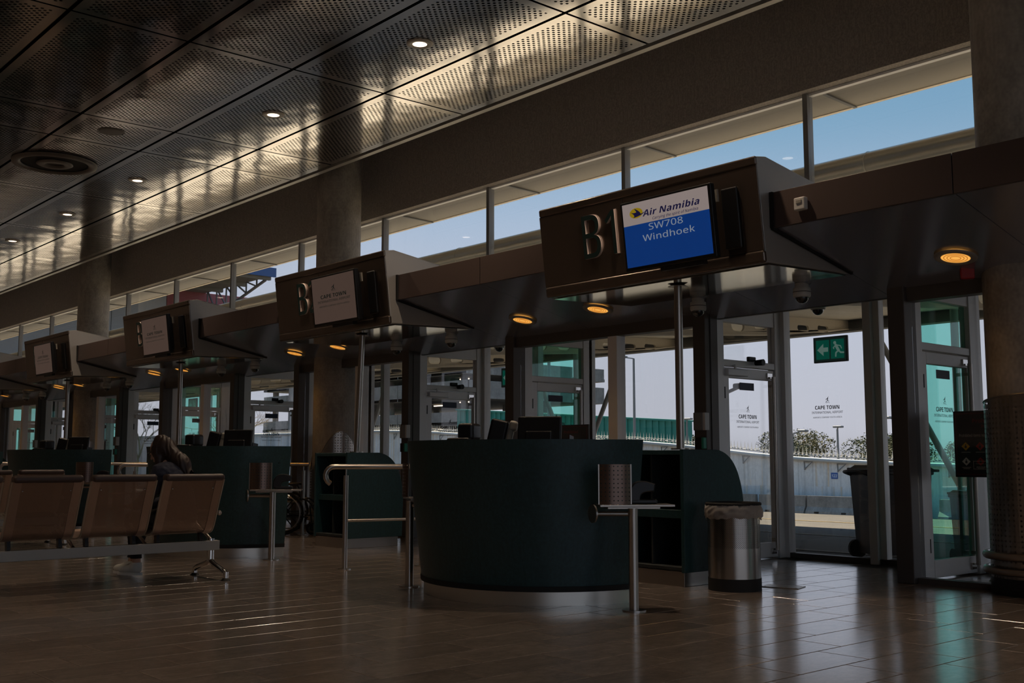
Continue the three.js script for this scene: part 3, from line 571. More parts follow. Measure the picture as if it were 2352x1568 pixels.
for (let k = 0; k < 5; k++) {
  const dx = -MOD * k, n = 'B' + (k + 1);
  const o = thing('check_in_counter', 'dark teal curved flaring counter with steel kick strip under sign ' + n, 'counter', [-6.6 + dx, 0, -6.15]);
  part('front_shell', shellGeo.clone(), M.teal, o);
  part('skirting_band', bandGeo.clone(), M.rubber, o);
  part('kick_strip', kickGeo.clone(), M.kick, o);
  part('desk_top', deskTop.clone(), M.shelf, o);
  part('pedestal', [rb(-0.85, -0.5, 0, 0.95, 0.12, 0.6), rb(0.45, 0.8, 0, 0.95, 0.12, 0.55)], M.shelf, o);
  // back unit: open shelves to the front, rounded end panels
  const u = thing('back_unit', 'dark teal shelf unit with rounded end panel and steel plinth behind counter ' + n, 'cabinet', [-6.325 + dx, 0, -7.5]);
  const s = new THREE.Shape(); s.moveTo(0.4, 0.12); s.lineTo(0.4, 1.135); s.lineTo(-0.05, 1.135); s.bezierCurveTo(-0.26, 1.11, -0.4, 0.95, -0.415, 0.55); s.lineTo(-0.4, 0.12); s.closePath();
  for (const x of [-0.355, 0.355]) part('end_panel', zy(extr(s, 0.03, 0.004)).translate(x, 0, 0), M.teal, u);
  part('top_board', rb(-0.338, 0.338, 1.095, 1.133, -0.06, 0.395, 0.004), M.teal, u);
  part('shelf', rb(-0.338, 0.338, 0.56, 0.63, -0.3, 0.36, 0.004), M.teal, u);
  part('shelf', rb(-0.338, 0.338, 0.13, 0.16, -0.36, 0.39, 0.004), M.shelf, u);
  part('divider', rb(-0.06, -0.04, 0.16, 1.095, -0.06, 0.33, 0.003), M.shelf, u);
  part('back_board', [bb(-0.338, 0.338, 0.13, 1.095, -0.09, -0.07)], M.shelf, u);
  part('plinth', rb(-0.35, 0.35, 0, 0.125, -0.36, 0.385, 0.003), M.steel, u);
  // devices on the desk
  const mo = thing('desk_monitor', 'black flat monitor seen from behind on counter ' + n, 'monitor', [-6.42 + dx, 0.98, -5.88], 0.62);
  part('case', [rbox(0.36, 0.3, 0.035, 0.016, 0, 0.275, 0), rbox(0.22, 0.16, 0.04, 0.015, 0, 0.22, 0.03)], M.black, mo).rotation.x = -0.16;
  part('stand', [rb(-0.03, 0.03, 0.01, 0.2, 0.0, 0.03, 0.005), rbox(0.24, 0.014, 0.18, 0.005, 0, 0.007, 0.02)], M.black, mo);
  const pr = thing('ticket_printer', 'black boarding pass printer beside the telephone on counter ' + n, 'printer', [-7.0 + dx, 0.98, -5.6], 0.5);
  part('body', [rbox(0.2, 0.25, 0.26, 0.02, -0.02, 0.125, 0), rbox(0.14, 0.14, 0.2, 0.03, 0.02, 0.3, -0.03)], M.black, pr);
  part('paper_slot', box(0.14, 0.012, 0.02, 0, 0.17, 0.145), M.greyPlastic, pr);
  const ph = thing('desk_telephone', 'grey desk telephone propped upright on counter ' + n, 'telephone', [-6.9 + dx, 0.98, -5.78], 0.75);
  part('cradle', rbox(0.15, 0.36, 0.1, 0.025, 0, 0.23, 0), M.black, ph).rotation.z = -0.22;
  part('handset', [rbox(0.05, 0.36, 0.08, 0.02, 0.105, 0.23, 0.02), rbox(0.07, 0.09, 0.09, 0.025, 0.115, 0.38, 0.02), rbox(0.07, 0.08, 0.09, 0.025, 0.115, 0.1, 0.02)], M.greyPlastic, ph).rotation.z = -0.22;
  part('stand', rb(-0.09, 0.09, 0, 0.05, -0.06, 0.06, 0.01), M.black, ph);
  part('coiled_cord', tube(Array.from({ length: 60 }, (_, i) => [0.1 + 0.012 * Math.cos(i * 1.5), 0.05 + i * 0.0035, -0.05 - i * 0.001 + 0.012 * Math.sin(i * 1.5)]), 0.003, 160, 5), M.greyPlastic, ph);
  const rd = thing('leaflet_stack', 'short stack of pale leaflets beside the monitor on counter ' + n, 'leaflets', [-6.12 + dx, 0.98, -5.93], 0.5);
  part('holder', [rb(-0.06, 0.06, 0, 0.02, -0.05, 0.05, 0.003), bar([0, 0.01, -0.03], [0, 0.26, -0.06], 0.11, 0.008)], M.black, rd);
  for (let i = 0; i < 3; i++) part('leaflet', bar([0, 0.03, -0.02 + i * 0.008], [0, 0.22, -0.045 + i * 0.008], 0.095, 0.003), M.whitePlastic, rd);
  // gauge stands at both sides of the counter
  for (const [m, px, pz, where] of [[1, -5.29, -5.75, 'right'], [-1, -7.52, -5.42, 'left']]) {
    const g = thing('bag_stand', 'steel post with perforated shield and small shelf at the ' + where + ' end of counter ' + n, 'stand', [px + dx, 0, pz], m > 0 ? Math.atan2(0.82, 0.57) : -0.5);
    // local +x runs along the shelf, local +z faces outwards
    part('post', cyl(0.034, 0.71, 0, 0.355, 0, 24), M.steel, g);
    part('floor_flange', cyl(0.085, 0.008, 0, 0.004, 0, 32), M.steel, g);
    part('shelf', [rb(-0.24, 0.3, 0.72, 0.736, -0.2, 0.03, 0.003), rb(-0.18, 0.2, 0.704, 0.72, -0.15, 0.0, 0.003)], M.steel, g);
    part('shield', sheetCylinder(0.2, 0.738, () => 1.02, -0.62, 0.62, 24).translate(-0.13, 0, -0.15), M.shieldPerf, g, true);
    for (const ex of [-0.014, -0.246]) part('shield_edge', bar([ex, 0.738, 0.013], [ex, 1.02, 0.013], 0.008, 0.008), M.steel, g);
    part('shield_rim', [new THREE.TorusGeometry(0.2, 0.005, 6, 20, 1.24).rotateX(-Math.PI / 2).rotateY(-0.95 + Math.PI / 2 - 0.0).translate(-0.13, 1.02, -0.15)], M.steel, g);
    if (m > 0) part('wall_arm', [tube([[0, 0.67, -0.02], [-0.27, 0.67, -0.06]], 0.018, 2, 14), new THREE.CylinderGeometry(0.065, 0.065, 0.012, 28).rotateZ(Math.PI / 2).rotateY(0.3).translate(-0.275, 0.67, -0.065)], M.steel, g);
    else part('wall_arm', tube([[0, 0.67, 0], [0.08, 0.67, -0.12]], 0.018, 2, 14), M.steel, g);
    if (m > 0) {
      const st = thing('ticket_stapler', 'black desk stapler-shaped ticket scanner on the right shelf of counter ' + n, 'scanner', [px + dx - 0.045, 0.736, pz - 0.13], Math.atan2(0.82, 0.57));
      st.scale.setScalar(0.74);
      part('base', rbox(0.26, 0.045, 0.09, 0.015, 0.03, 0.023, 0), M.black, st);
      const arch = new THREE.Shape(); arch.moveTo(-0.11, 0); arch.lineTo(-0.02, 0); arch.bezierCurveTo(-0.02, 0.07, 0.0, 0.1, 0.12, 0.1); arch.lineTo(0.13, 0.155); arch.bezierCurveTo(0.05, 0.185, -0.02, 0.19, -0.06, 0.16); arch.bezierCurveTo(-0.1, 0.12, -0.12, 0.08, -0.11, 0);
      part('arm', extr(arch, 0.06, 0.012).translate(0, 0.03, 0), M.black, st);
    }
  }
}

// ---------------------------------------------------------------- handrails beside the counters
for (let k = 0; k < 5; k++) {
  const dx = -MOD * k, o = thing('handrail', 'brushed steel handrail with hooked end left of counter B' + (k + 1), 'handrail', [-9.1 + dx, 0, -5.79], Math.atan2(0.76, 0.21));
  // local +x runs back towards the glass
  const hook = []; for (let i = 0; i <= 10; i++) { const a = Math.PI / 2 + Math.PI * 0.86 * i / 10; hook.push([-0.02 + 0.085 * Math.cos(a) - 0.1, 0.9 + 0.085 * Math.sin(a), 0]); }
  part('top_rail', tube([[2.35, 0.985, 0], [1.5, 0.985, 0], [0.6, 0.985, 0], [0, 0.985, 0], ...hook], 0.026, 80, 14), M.steel, o);
  part('lower_rail', tube([[0, 0.465, 0], [2.3, 0.465, 0]], 0.014, 2, 12), M.steel, o);
  for (const x of [0, 0.79, 2.28]) { part('post', [cyl(0.025, 0.9, x, 0.45, 0, 18), cyl(0.008, 0.1, x, 0.935, 0, 8)], M.steel, o); part('floor_flange', cyl(0.06, 0.008, x, 0.004, 0, 24), M.steel, o); }
}

// ---------------------------------------------------------------- litter bin
{
  const o = thing('litter_bin', 'round steel litter bin with perforated top half and clear liner', 'bin', [-5.6, 0, -7.3]);
  part('base_band', cyl(0.215, 0.1, 0, 0.05, 0, 48), M.rubber, o);
  part('lower_drum', lathe([[0.212, 0.1], [0.212, 0.34], [0.2, 0.34], [0.2, 0.1]], 56), M.steel, o);
  part('perforated_drum', sheetCylinder(0.211, 0.34, () => 0.665, 0, Math.PI * 2, 64), M.finePerf, o, true);
  part('inner_drum', lathe([[0.19, 0.1], [0.19, 0.62]], 40), M.rubber, o);
  const P = [], n = 72, rows = 8; const I = [];
  for (let j = 0; j <= rows; j++) for (let i = 0; i <= n; i++) { const a = i / n * 2 * Math.PI, t = j / rows, r = 0.222 + 0.008 * n2(Math.cos(a) * 4, Math.sin(a) * 4 + t * 2) + 0.006 * n2(i * 0.8, t * 3) * t + 0.012 * Math.sin(t * 3.1), y = 0.69 - t * (0.115 + 0.018 * n2(Math.cos(a) * 2 + 5, Math.sin(a) * 2)); P.push((i === n ? P[j * (n + 1) * 3] : r * Math.cos(a)), i === n ? P[j * (n + 1) * 3 + 1] : y, i === n ? P[j * (n + 1) * 3 + 2] : r * Math.sin(a)); }
  for (let j = 0; j < rows; j++) for (let i = 0; i < n; i++) { const a = j * (n + 1) + i, b = a + n + 1; I.push(a, a + 1, b + 1, a, b + 1, b); }
  const g = new THREE.BufferGeometry(); g.setAttribute('position', new THREE.BufferAttribute(new Float32Array(P), 3)); g.setIndex(I); g.computeVertexNormals();
  part('liner', g, M.bag, o);
  part('rim', [ring(0.215, 0.693, 0.014)], M.rubber, o);
}
// ---------------------------------------------------------------- seats on a beam
function bench(name, label, pos, seats, group) {   // local +x along the row towards the glass, local +z is the back side of the seats
  const o = thing(name, label, 'bench', pos, Math.PI / 2, group);
  const pitch = 0.615, L = seats * pitch;
  part('beam', rb(-L + 0.05, 0.08, 0.245, 0.33, -0.035, 0.035, 0.004), M.beamGrey, o);
  const prof = [[-0.5, 0.45], [-0.47, 0.425], [-0.2, 0.405], [-0.03, 0.4], [0.06, 0.425], [0.11, 0.5], [0.16, 0.62], [0.22, 0.76], [0.275, 0.88]];   // (z, y) seat pan to back top
  const curve = new THREE.CatmullRomCurve3(prof.map(([z, y]) => V(0, y, z)), false, 'centripetal').getPoints(40);
  const sheet = (x0, x1, off = 0) => {
    const P = [], U = [], I = []; let s = 0;
    curve.forEach((p, i) => { const a = curve[Math.max(0, i - 1)], b = curve[Math.min(curve.length - 1, i + 1)], t = b.clone().sub(a).normalize(), ny = -t.z, nz = t.y; if (i) s += p.distanceTo(curve[i - 1]); for (const x of [x0, x1]) { P.push(x, p.y + ny * off, p.z + nz * off); U.push(x, s); } });
    for (let i = 0; i < curve.length - 1; i++) I.push(2 * i, 2 * i + 1, 2 * i + 3, 2 * i, 2 * i + 3, 2 * i + 2);
    const g = new THREE.BufferGeometry(); g.setAttribute('position', new THREE.BufferAttribute(new Float32Array(P), 3)); g.setAttribute('uv', new THREE.BufferAttribute(new Float32Array(U), 2)); g.setIndex(I); g.computeVertexNormals(); return g;
  };
  const slab = (x0, x1, th) => {           // solid strip that follows the profile
    const up = [], dn = []; curve.forEach((p, i) => { const a = curve[Math.max(0, i - 1)], b = curve[Math.min(curve.length - 1, i + 1)], t = b.clone().sub(a).normalize(); up.push([p.z + t.y * th, p.y - t.z * th]); dn.push([p.z - t.y * th, p.y + t.z * th]); });
    const s = new THREE.Shape([...up, ...dn.reverse()].map(([z, y]) => new THREE.Vector2(-z, y)));
    return new THREE.ExtrudeGeometry(s, { depth: x1 - x0, bevelEnabled: false }).rotateY(Math.PI / 2).translate(x0, 0, 0);
  };
  for (let i = 0; i < seats; i++) {
    const xc = -0.29 - i * pitch, w = 0.275;
    const st = part('seat', sheet(xc - w + 0.07, xc + w - 0.07), M.seatPerf, o, true);
    for (const e of [-w, w - 0.075]) part('side_strip', slab(xc + e, xc + e + 0.075, 0.004), M.seatShell, st);
    part('edge_tube', [xc - w, xc + w].map((x) => tube(prof.map(([z, y]) => [x, y, z]), 0.009, 40, 8)), M.steel, st);
    part('rivet', [xc - w + 0.09, xc + w - 0.09].map((x) => new THREE.SphereGeometry(0.007, 8, 6).translate(x, 0.805, 0.246)), M.chrome, st);
    part('headrest', rbox(0.54, 0.06, 0.11, 0.028, xc, 0.9, 0.265, 3).rotateX(0), M.leather, o);
    part('seat_bracket', [bar([xc - 0.2, 0.33, 0.0], [xc - 0.2, 0.41, -0.02], 0.03, 0.05), bar([xc + 0.2, 0.33, 0.0], [xc + 0.2, 0.41, -0.02], 0.03, 0.05)], M.black, o);
  }
  for (const x of [0.01, -L + 0.3]) {
    part('leg', [cyl(0.032, 0.2, x, 0.25, 0, 20), tube([[x, 0.16, 0], [x, 0.13, 0.06], [x, 0.075, 0.27], [x, 0.055, 0.31]], 0.024, 16, 10), tube([[x, 0.16, 0], [x, 0.13, -0.06], [x, 0.075, -0.27], [x, 0.055, -0.31]], 0.024, 16, 10), cyl(0.022, 0.06, x, 0.045, 0.31, 14), cyl(0.022, 0.06, x, 0.045, -0.31, 14)], M.chrome, o);
    part('foot', [cyl(0.045, 0.022, x, 0.011, 0.31, 20, 0.025), cyl(0.045, 0.022, x, 0.011, -0.31, 20, 0.025)], M.rubber, o);
  }
  for (let i = 0; i <= seats; i++) part('armrest', [tube([[0.03 - i * pitch, 0.58, i ? 0.0 : 0.1], [0.03 - i * pitch, 0.585, -0.2], [0.03 - i * pitch, 0.57, -0.36], [0.03 - i * pitch, 0.5, -0.38], [0.03 - i * pitch, 0.33, -0.03]], 0.013, 30, 8), ...(i ? [] : [new THREE.SphereGeometry(0.022, 12, 8).translate(0.03, 0.58, 0.11)])], M.steel, o);
  return o;
}
bench('waiting_bench', 'row of bronze perforated beam seats with dark headrests where a woman sits', [-9.25, 0, -4.46], 4);
bench('waiting_bench', 'second row of bronze beam seats standing beyond the occupied row', [-14.25, 0, -4.78], 4);

// ---------------------------------------------------------------- seated woman
{
  const sm = (a, b, k) => { const h = Math.max(k - Math.abs(a - b), 0) / k; return Math.min(a, b) - h * h * k * 0.25; };
  const cap = (p, a, b, ra, rb2) => { const ba = [b[0] - a[0], b[1] - a[1], b[2] - a[2]], pa = [p[0] - a[0], p[1] - a[1], p[2] - a[2]], t = Math.max(0, Math.min(1, (pa[0] * ba[0] + pa[1] * ba[1] + pa[2] * ba[2]) / (ba[0] ** 2 + ba[1] ** 2 + ba[2] ** 2 + 1e-9))); return Math.hypot(pa[0] - ba[0] * t, pa[1] - ba[1] * t, pa[2] - ba[2] * t) - (ra + (rb2 - ra) * t); };
  function sdf(fn, c, size, res) {
    const mc = new MarchingCubes(res, M.skin, false, false, 150000), h = res / 2; mc.isolation = 0;
    for (let z = 0; z < res; z++) for (let y = 0; y < res; y++) for (let x = 0; x < res; x++) mc.field[x + y * res + z * res * res] = -fn([c[0] + (x - h) / h * size / 2, c[1] + (y - h) / h * size / 2, c[2] + (z - h) / h * size / 2]);
    mc.update();
    const n = mc.count, P = new Float32Array(mc.positionArray.subarray(0, n * 3));
    for (let i = 0; i < n; i++) for (let k = 0; k < 3; k++) P[3 * i + k] = P[3 * i + k] * size / 2 + c[k];
    const g = mergeVertices(new THREE.BufferGeometry().setAttribute('position', new THREE.BufferAttribute(P, 3)), 1e-4); g.computeVertexNormals(); return g;
  }
  // local frame: x is her left-right (towards the glass +), y up, z forward is -z local (she faces away from the seat back)
  const o = thing('person', 'seated woman with long auburn hair, glasses and white trainers looking down', 'person', [-9.34, 0.02, -4.22], Math.PI / 2 + 0.5);
  // joints: forward = -z
  const J = { pelvis: [0, 0.52, -0.02], belly: [0, 0.68, -0.04], chest: [0, 0.85, -0.1], neck: [0, 0.985, -0.17], head: [0, 1.115, -0.245], sh: [0.14, 0.92, -0.12], el: [0.21, 0.68, -0.22], wr: [0.1, 0.62, -0.42], hip: [0.09, 0.5, -0.04], kn: [0.08, 0.5, -0.44], an: [0.06, 0.1, -0.36] };
  const KN = { 1: [0.06, 0.5, -0.45], '-1': [-0.1, 0.49, -0.44] }, AN = { 1: [0.05, 0.1, -0.56], '-1': [-0.03, 0.1, -0.44] };
  const mx = (p) => [-p[0], p[1], p[2]];
  const torso = (p, g) => { let d = cap(p, J.pelvis, J.belly, 0.145 + g, 0.12 + g); d = sm(d, cap(p, J.belly, J.chest, 0.12 + g, 0.135 + g), 0.05); d = sm(d, cap(p, J.sh, mx(J.sh), 0.07 + g, 0.07 + g), 0.08); return d; };
  const arm = (p, s, g) => { const q = s > 0 ? p : mx(p); return sm(cap(q, J.sh, J.el, 0.055 + g, 0.045 + g), cap(q, J.el, J.wr, 0.043 + g, 0.03 + g), 0.03); };
  const leg = (p, s, g) => sm(cap(p, s > 0 ? J.hip : mx(J.hip), KN[s], 0.085 + g, 0.06 + g), cap(p, KN[s], AN[s], 0.058 + g, 0.036 + g), 0.03);
  const bodyF = (p) => { let d = torso(p, 0); for (const s of [1, -1]) { d = sm(d, arm(p, s, 0), 0.03); d = sm(d, leg(p, s, 0), 0.05); } d = sm(d, cap(p, J.chest, J.neck, 0.06, 0.05), 0.05); d = sm(d, cap(p, J.neck, [0, 1.06, -0.21], 0.048, 0.05), 0.03); return d; };
  // head with a bowed face
  const YAW = 0.2, rot = (p) => { const hx = p[0] - J.head[0], hz = p[2] - J.head[2], q = [hx * Math.cos(YAW) - hz * Math.sin(YAW), p[1] - J.head[1], hx * Math.sin(YAW) + hz * Math.cos(YAW)], a = 0.45, c = Math.cos(a), s = Math.sin(a); return [q[0], q[1] * c - q[2] * s, q[1] * s + q[2] * c]; };
  const ell = (q, c, r) => { const v = Math.hypot((q[0] - c[0]) / r[0], (q[1] - c[1]) / r[1], (q[2] - c[2]) / r[2]); return (v - 1) * Math.min(...r); };
  const headF = (p) => { const q = rot(p); let d = ell(q, [0, 0.02, 0.01], [0.073, 0.095, 0.092]); d = sm(d, ell(q, [0, -0.055, -0.035], [0.052, 0.058, 0.055]), 0.03); d = sm(d, cap(q, [0, 0.0, -0.088], [0, -0.03, -0.106], 0.009, 0.012), 0.012); d = sm(d, ell(q, [0, -0.065, -0.085], [0.022, 0.008, 0.012]), 0.01); for (const s of [1, -1]) { d = Math.max(d, -ell(q, [s * 0.03, 0.008, -0.094], [0.014, 0.009, 0.012])); d = sm(d, ell(q, [s * 0.03, 0.006, -0.08], [0.013, 0.011, 0.012]), 0.004); d = sm(d, ell(q, [s * 0.075, -0.005, 0.01], [0.01, 0.028, 0.018]), 0.008); } return sm(d, cap(p, J.neck, [0, 1.06, -0.21], 0.046, 0.048), 0.03); };
  const handF = (p, s) => { const q = s > 0 ? p : mx(p), w = J.wr; let d = cap(q, w, [w[0] - 0.03, w[1] - 0.005, w[2] - 0.06], 0.028, 0.03); for (let f = 0; f < 4; f++) { const bx = w[0] - 0.055 + f * 0.02, L = [0.03, 0.036, 0.034, 0.026][f], b = [bx, w[1] - 0.004, w[2] - 0.085], m = [bx - 0.006, w[1] + 0.0, w[2] - 0.085 - L], e = [bx - 0.01, w[1] - 0.022, w[2] - 0.09 - L * 1.5]; d = sm(d, Math.min(cap(q, b, m, 0.0095, 0.009), cap(q, m, e, 0.009, 0.008)), 0.008); } return sm(d, Math.min(cap(q, [w[0] - 0.03, w[1] + 0.01, w[2] - 0.03], [w[0] - 0.075, w[1] + 0.02, w[2] - 0.06], 0.012, 0.01), cap(q, [w[0] - 0.075, w[1] + 0.02, w[2] - 0.06], [w[0] - 0.085, w[1] + 0.015, w[2] - 0.09], 0.01, 0.008)), 0.01); };
  part('body', [sdf(bodyF, [0, 0.58, -0.16], 1.2, 84), sdf(headF, [0, 1.1, -0.24], 0.34, 72), sdf((p) => Math.min(handF(p, 1), handF(p, -1)), [0, 0.62, -0.46], 0.36, 96)], M.skin, o);
  part('jacket', sdf((p) => { let d = torso(p, 0.016); for (const s of [1, -1]) d = sm(d, arm(p, s, 0.016), 0.03); d += 0.004 * n3(p[0] * 16, p[1] * 22, p[2] * 16); return Math.max(d, p[1] - 1.04 + 0.3 * Math.abs(p[0]), -(p[1] - 0.5), -(p[2] + 0.405)); }, [0, 0.72, -0.16], 0.72, 84), M.jacket, o);
  part('trousers', sdf((p) => { let d = sm(leg(p, 1, 0.012), leg(p, -1, 0.012), 0.02); d = sm(d, cap(p, J.pelvis, [0, 0.6, -0.03], 0.15, 0.14), 0.05); d += 0.004 * n3(p[0] * 14, p[1] * 14, p[2] * 14); return Math.max(d, p[1] - 0.64, -(p[1] - 0.15)); }, [0, 0.4, -0.24], 0.8, 84), M.denim, o);
  // long hair: cap over the skull and a fall over the shoulder down the back
  const hairF = (p) => { const q = rot(p); let d = ell(q, [0, 0.03, 0.02], [0.09, 0.108, 0.105]); d = Math.max(d, -(q[2] + 0.055 + (q[1] > 0.02 ? -0.02 + (q[1] - 0.02) * -0.5 : 0.0))); d = sm(d, cap(p, [0.01, 1.13, -0.2], [0.02, 1.0, -0.03], 0.08, 0.07), 0.05); d = sm(d, cap(p, [0.02, 1.0, -0.03], [0.03, 0.85, 0.08], 0.068, 0.04), 0.05); for (const s of [1, -1]) d = sm(d, cap(p, [s * 0.05, 1.12, -0.24], [s * 0.07, 0.95, -0.19], 0.045, 0.03), 0.04); return d + 0.002 * Math.sin((p[0] + p[2]) * 110 + n3(p[0] * 9, p[1] * 4, p[2] * 9) * 5); };
  part('hair', sdf(hairF, [0.03, 1.04, -0.16], 0.5, 92), M.hair, o);
  const fr = J.head, gl = (q) => { const a = -0.45, c = Math.cos(a), s = Math.sin(a); const v = [q[0], q[1] * c - q[2] * s, q[1] * s + q[2] * c]; return [fr[0] + v[0] * Math.cos(YAW) + v[2] * Math.sin(YAW), fr[1] + v[1], fr[2] - v[0] * Math.sin(YAW) + v[2] * Math.cos(YAW)]; };
  part('glasses', [...[1, -1].map((s) => tube(Array.from({ length: 17 }, (_, i) => gl([s * 0.032 + 0.024 * Math.cos(i / 8 * Math.PI), 0.005 + 0.018 * Math.sin(i / 8 * Math.PI), -0.099])), 0.0024, 32, 6)), tube([gl([-0.008, 0.008, -0.1]), gl([0.008, 0.008, -0.1])], 0.0025), ...[1, -1].map((s) => tube([gl([s * 0.056, 0.01, -0.099]), gl([s * 0.078, 0.008, 0.0])], 0.0025))], M.black, o);
  for (const s of [1, -1]) {
    const x = 0, sh = part('shoe', [sdf((p) => { let d = sm(ell(p, [x, 0.045, -0.47], [0.043, 0.04, 0.09]), ell(p, [x, 0.06, -0.375], [0.038, 0.055, 0.065]), 0.04); d = sm(d, cap(p, [x, 0.1, -0.36], [x, 0.07, -0.37], 0.042, 0.04), 0.03); return Math.max(d, -(p[1] - 0.022), p[1] - 0.115); }, [x, 0.07, -0.43], 0.3, 48)], M.shoe, o);
    const sole = new THREE.Shape(); sole.absellipse(0, 0, 0.044, 0.135, 0, Math.PI * 2);
    part('sole', new THREE.ExtrudeGeometry(sole, { depth: 0.022, bevelEnabled: false, curveSegments: 20 }).rotateX(-Math.PI / 2).translate(x, 0.001, -0.43), M.whitePlastic, sh);
    sh.position.set(AN[s][0], 0, AN[s][2] + 0.36);
    part('laces', [0, 1, 2].map((i) => tube([[x - 0.022, 0.078 + i * 0.008, -0.47 + i * 0.022], [x, 0.09 + i * 0.008, -0.468 + i * 0.022], [x + 0.022, 0.078 + i * 0.008, -0.47 + i * 0.022]], 0.003, 8, 5)), M.greyPlastic, sh);
  }
}

// ---------------------------------------------------------------- wheelchair behind counter B2
{
  const o = thing('wheelchair', 'folding black wheelchair parked behind the handrail beyond counter B2', 'wheelchair', [-14.02, 0, -7.9], 2.5);
  for (const s of [1, -1]) {
    const w = part('wheel', [new THREE.TorusGeometry(0.29, 0.018, 10, 48).rotateY(Math.PI / 2).translate(s * 0.3, 0.305, 0)], M.rubber, o);
    part('hand_rim', new THREE.TorusGeometry(0.25, 0.009, 8, 40).rotateY(Math.PI / 2).translate(s * 0.335, 0.305, 0), M.steel, w);
    part('hub', new THREE.CylinderGeometry(0.035, 0.035, 0.05, 16).rotateZ(Math.PI / 2).translate(s * 0.3, 0.305, 0), M.black, w);
    for (let i = 0; i < 7; i++) { const a = i / 7 * 2 * Math.PI; part('spoke', bar([s * 0.3, 0.305, 0], [s * 0.3, 0.305 + 0.28 * Math.sin(a), 0.28 * Math.cos(a)], 0.02, 0.016), M.black, w); }
    part('caster', [new THREE.TorusGeometry(0.07, 0.02, 8, 24).rotateY(Math.PI / 2).translate(s * 0.25, 0.09, 0.42), bar([s * 0.25, 0.09, 0.42], [s * 0.25, 0.4, 0.38], 0.02, 0.02)], M.rubber, o);
    part('frame', [tube([[s * 0.25, 0.95, -0.3], [s * 0.25, 0.95, -0.2], [s * 0.25, 0.85, -0.17], [s * 0.25, 0.5, -0.12], [s * 0.25, 0.3, -0.1]], 0.012, 30, 8), tube([[s * 0.25, 0.48, -0.12], [s * 0.25, 0.48, 0.34], [s * 0.25, 0.3, 0.46], [s * 0.2, 0.12, 0.52]], 0.012, 30, 8), tube([[s * 0.25, 0.25, -0.1], [s * 0.25, 0.25, 0.36]], 0.012), tube([[s * 0.27, 0.5, -0.1], [s * 0.27, 0.68, -0.06], [s * 0.27, 0.69, 0.2], [s * 0.27, 0.5, 0.26]], 0.011, 24, 8)], M.black, o);
    part('armrest', rbox(0.05, 0.03, 0.28, 0.012, s * 0.27, 0.705, 0.08), M.fabric, o);
    part('footplate', rbox(0.14, 0.014, 0.16, 0.005, s * 0.12, 0.11, 0.56), M.black, o);
  }
  part('seat', rbox(0.48, 0.03, 0.42, 0.012, 0, 0.49, 0.1), M.fabric, o);
  part('backrest', rbox(0.48, 0.4, 0.03, 0.012, 0, 0.72, -0.155).rotateX(-0.08), M.fabric, o);
}

// ---------------------------------------------------------------- notice boards, exit signs, door controls
const posterTex = screenTex((x, w, h) => {
  x.fillStyle = '#0c0808'; x.fillRect(0, 0, w, h); x.strokeStyle = '#5a1216'; x.lineWidth = 10; x.strokeRect(14, 14, w - 28, h - 28);
  x.fillStyle = '#8a2226'; x.textAlign = 'center'; x.font = 'bold 44px sans-serif'; x.fillText('Prohibited', w / 2, 90); x.font = 'bold 30px sans-serif'; x.fillText('Items', w / 2, 128);
  x.fillStyle = '#e8dfd4'; x.font = '32px sans-serif'; x.fillText('Prohibited items not permitted in baggage', w / 2, 200, w * 0.86);
  const cols = ['#e6b41e', '#c22828', '#e6b41e', '#e6b41e', '#e8e4dc', '#c22828', '#e6b41e', '#c22828'];
  for (let i = 0; i < 8; i++) { const cx = w * (0.17 + 0.22 * (i % 4)), cy = 275 + 120 * Math.floor(i / 4); x.fillStyle = cols[i]; x.beginPath(); x.moveTo(cx, cy - 34); x.lineTo(cx + 34, cy); x.lineTo(cx, cy + 34); x.lineTo(cx - 34, cy); x.fill(); x.fillStyle = '#120c0c'; x.beginPath(); x.arc(cx, cy + 4, 9, 0, 7); x.fill(); x.fillRect(cx - 3, cy - 18, 6, 16); x.fillStyle = '#c8beb4'; x.fillRect(cx - 36, cy + 44, 72, 5); if (i > 2) x.fillRect(cx - 26, cy + 54, 52, 5); }
  x.strokeStyle = '#d8cfc6'; x.lineWidth = 4; x.strokeRect(w * 0.28, h - 120, w * 0.44, 62); x.fillStyle = '#d8cfc6'; x.font = '17px sans-serif'; x.fillText('Firearms are not allowed', w / 2, h - 94); x.fillText('and must be checked in', w / 2, h - 71);
}, 512, 512);
M.poster = std('printed black poster', [1, 1, 1], 0.35, 0, { map: posterTex });
for (let k = 0; k < 5; k++) {
  const o = thing('notice_board', k ? 'black prohibited items board on a stand in the lobby behind counter B' + k : 'black prohibited items board on a stand beside the guarded column', 'notice board', [-4.42 - MOD * k, 0, -9.35]);
  part('board', rbox(0.6, 0.58, 0.03, 0.008, 0, 1.19, 0), M.black, o);
  part('poster', new THREE.PlaneGeometry(0.585, 0.565).translate(0, 1.19, 0.0165), M.poster, o, true);
  part('post', cyl(0.02, 0.92, 0, 0.46, 0, 16), M.steel, o);
  part('foot', [cyl(0.17, 0.015, 0, 0.008, 0, 36), cyl(0.05, 0.03, 0, 0.025, 0, 24, 0.025)], M.steel, o);
}
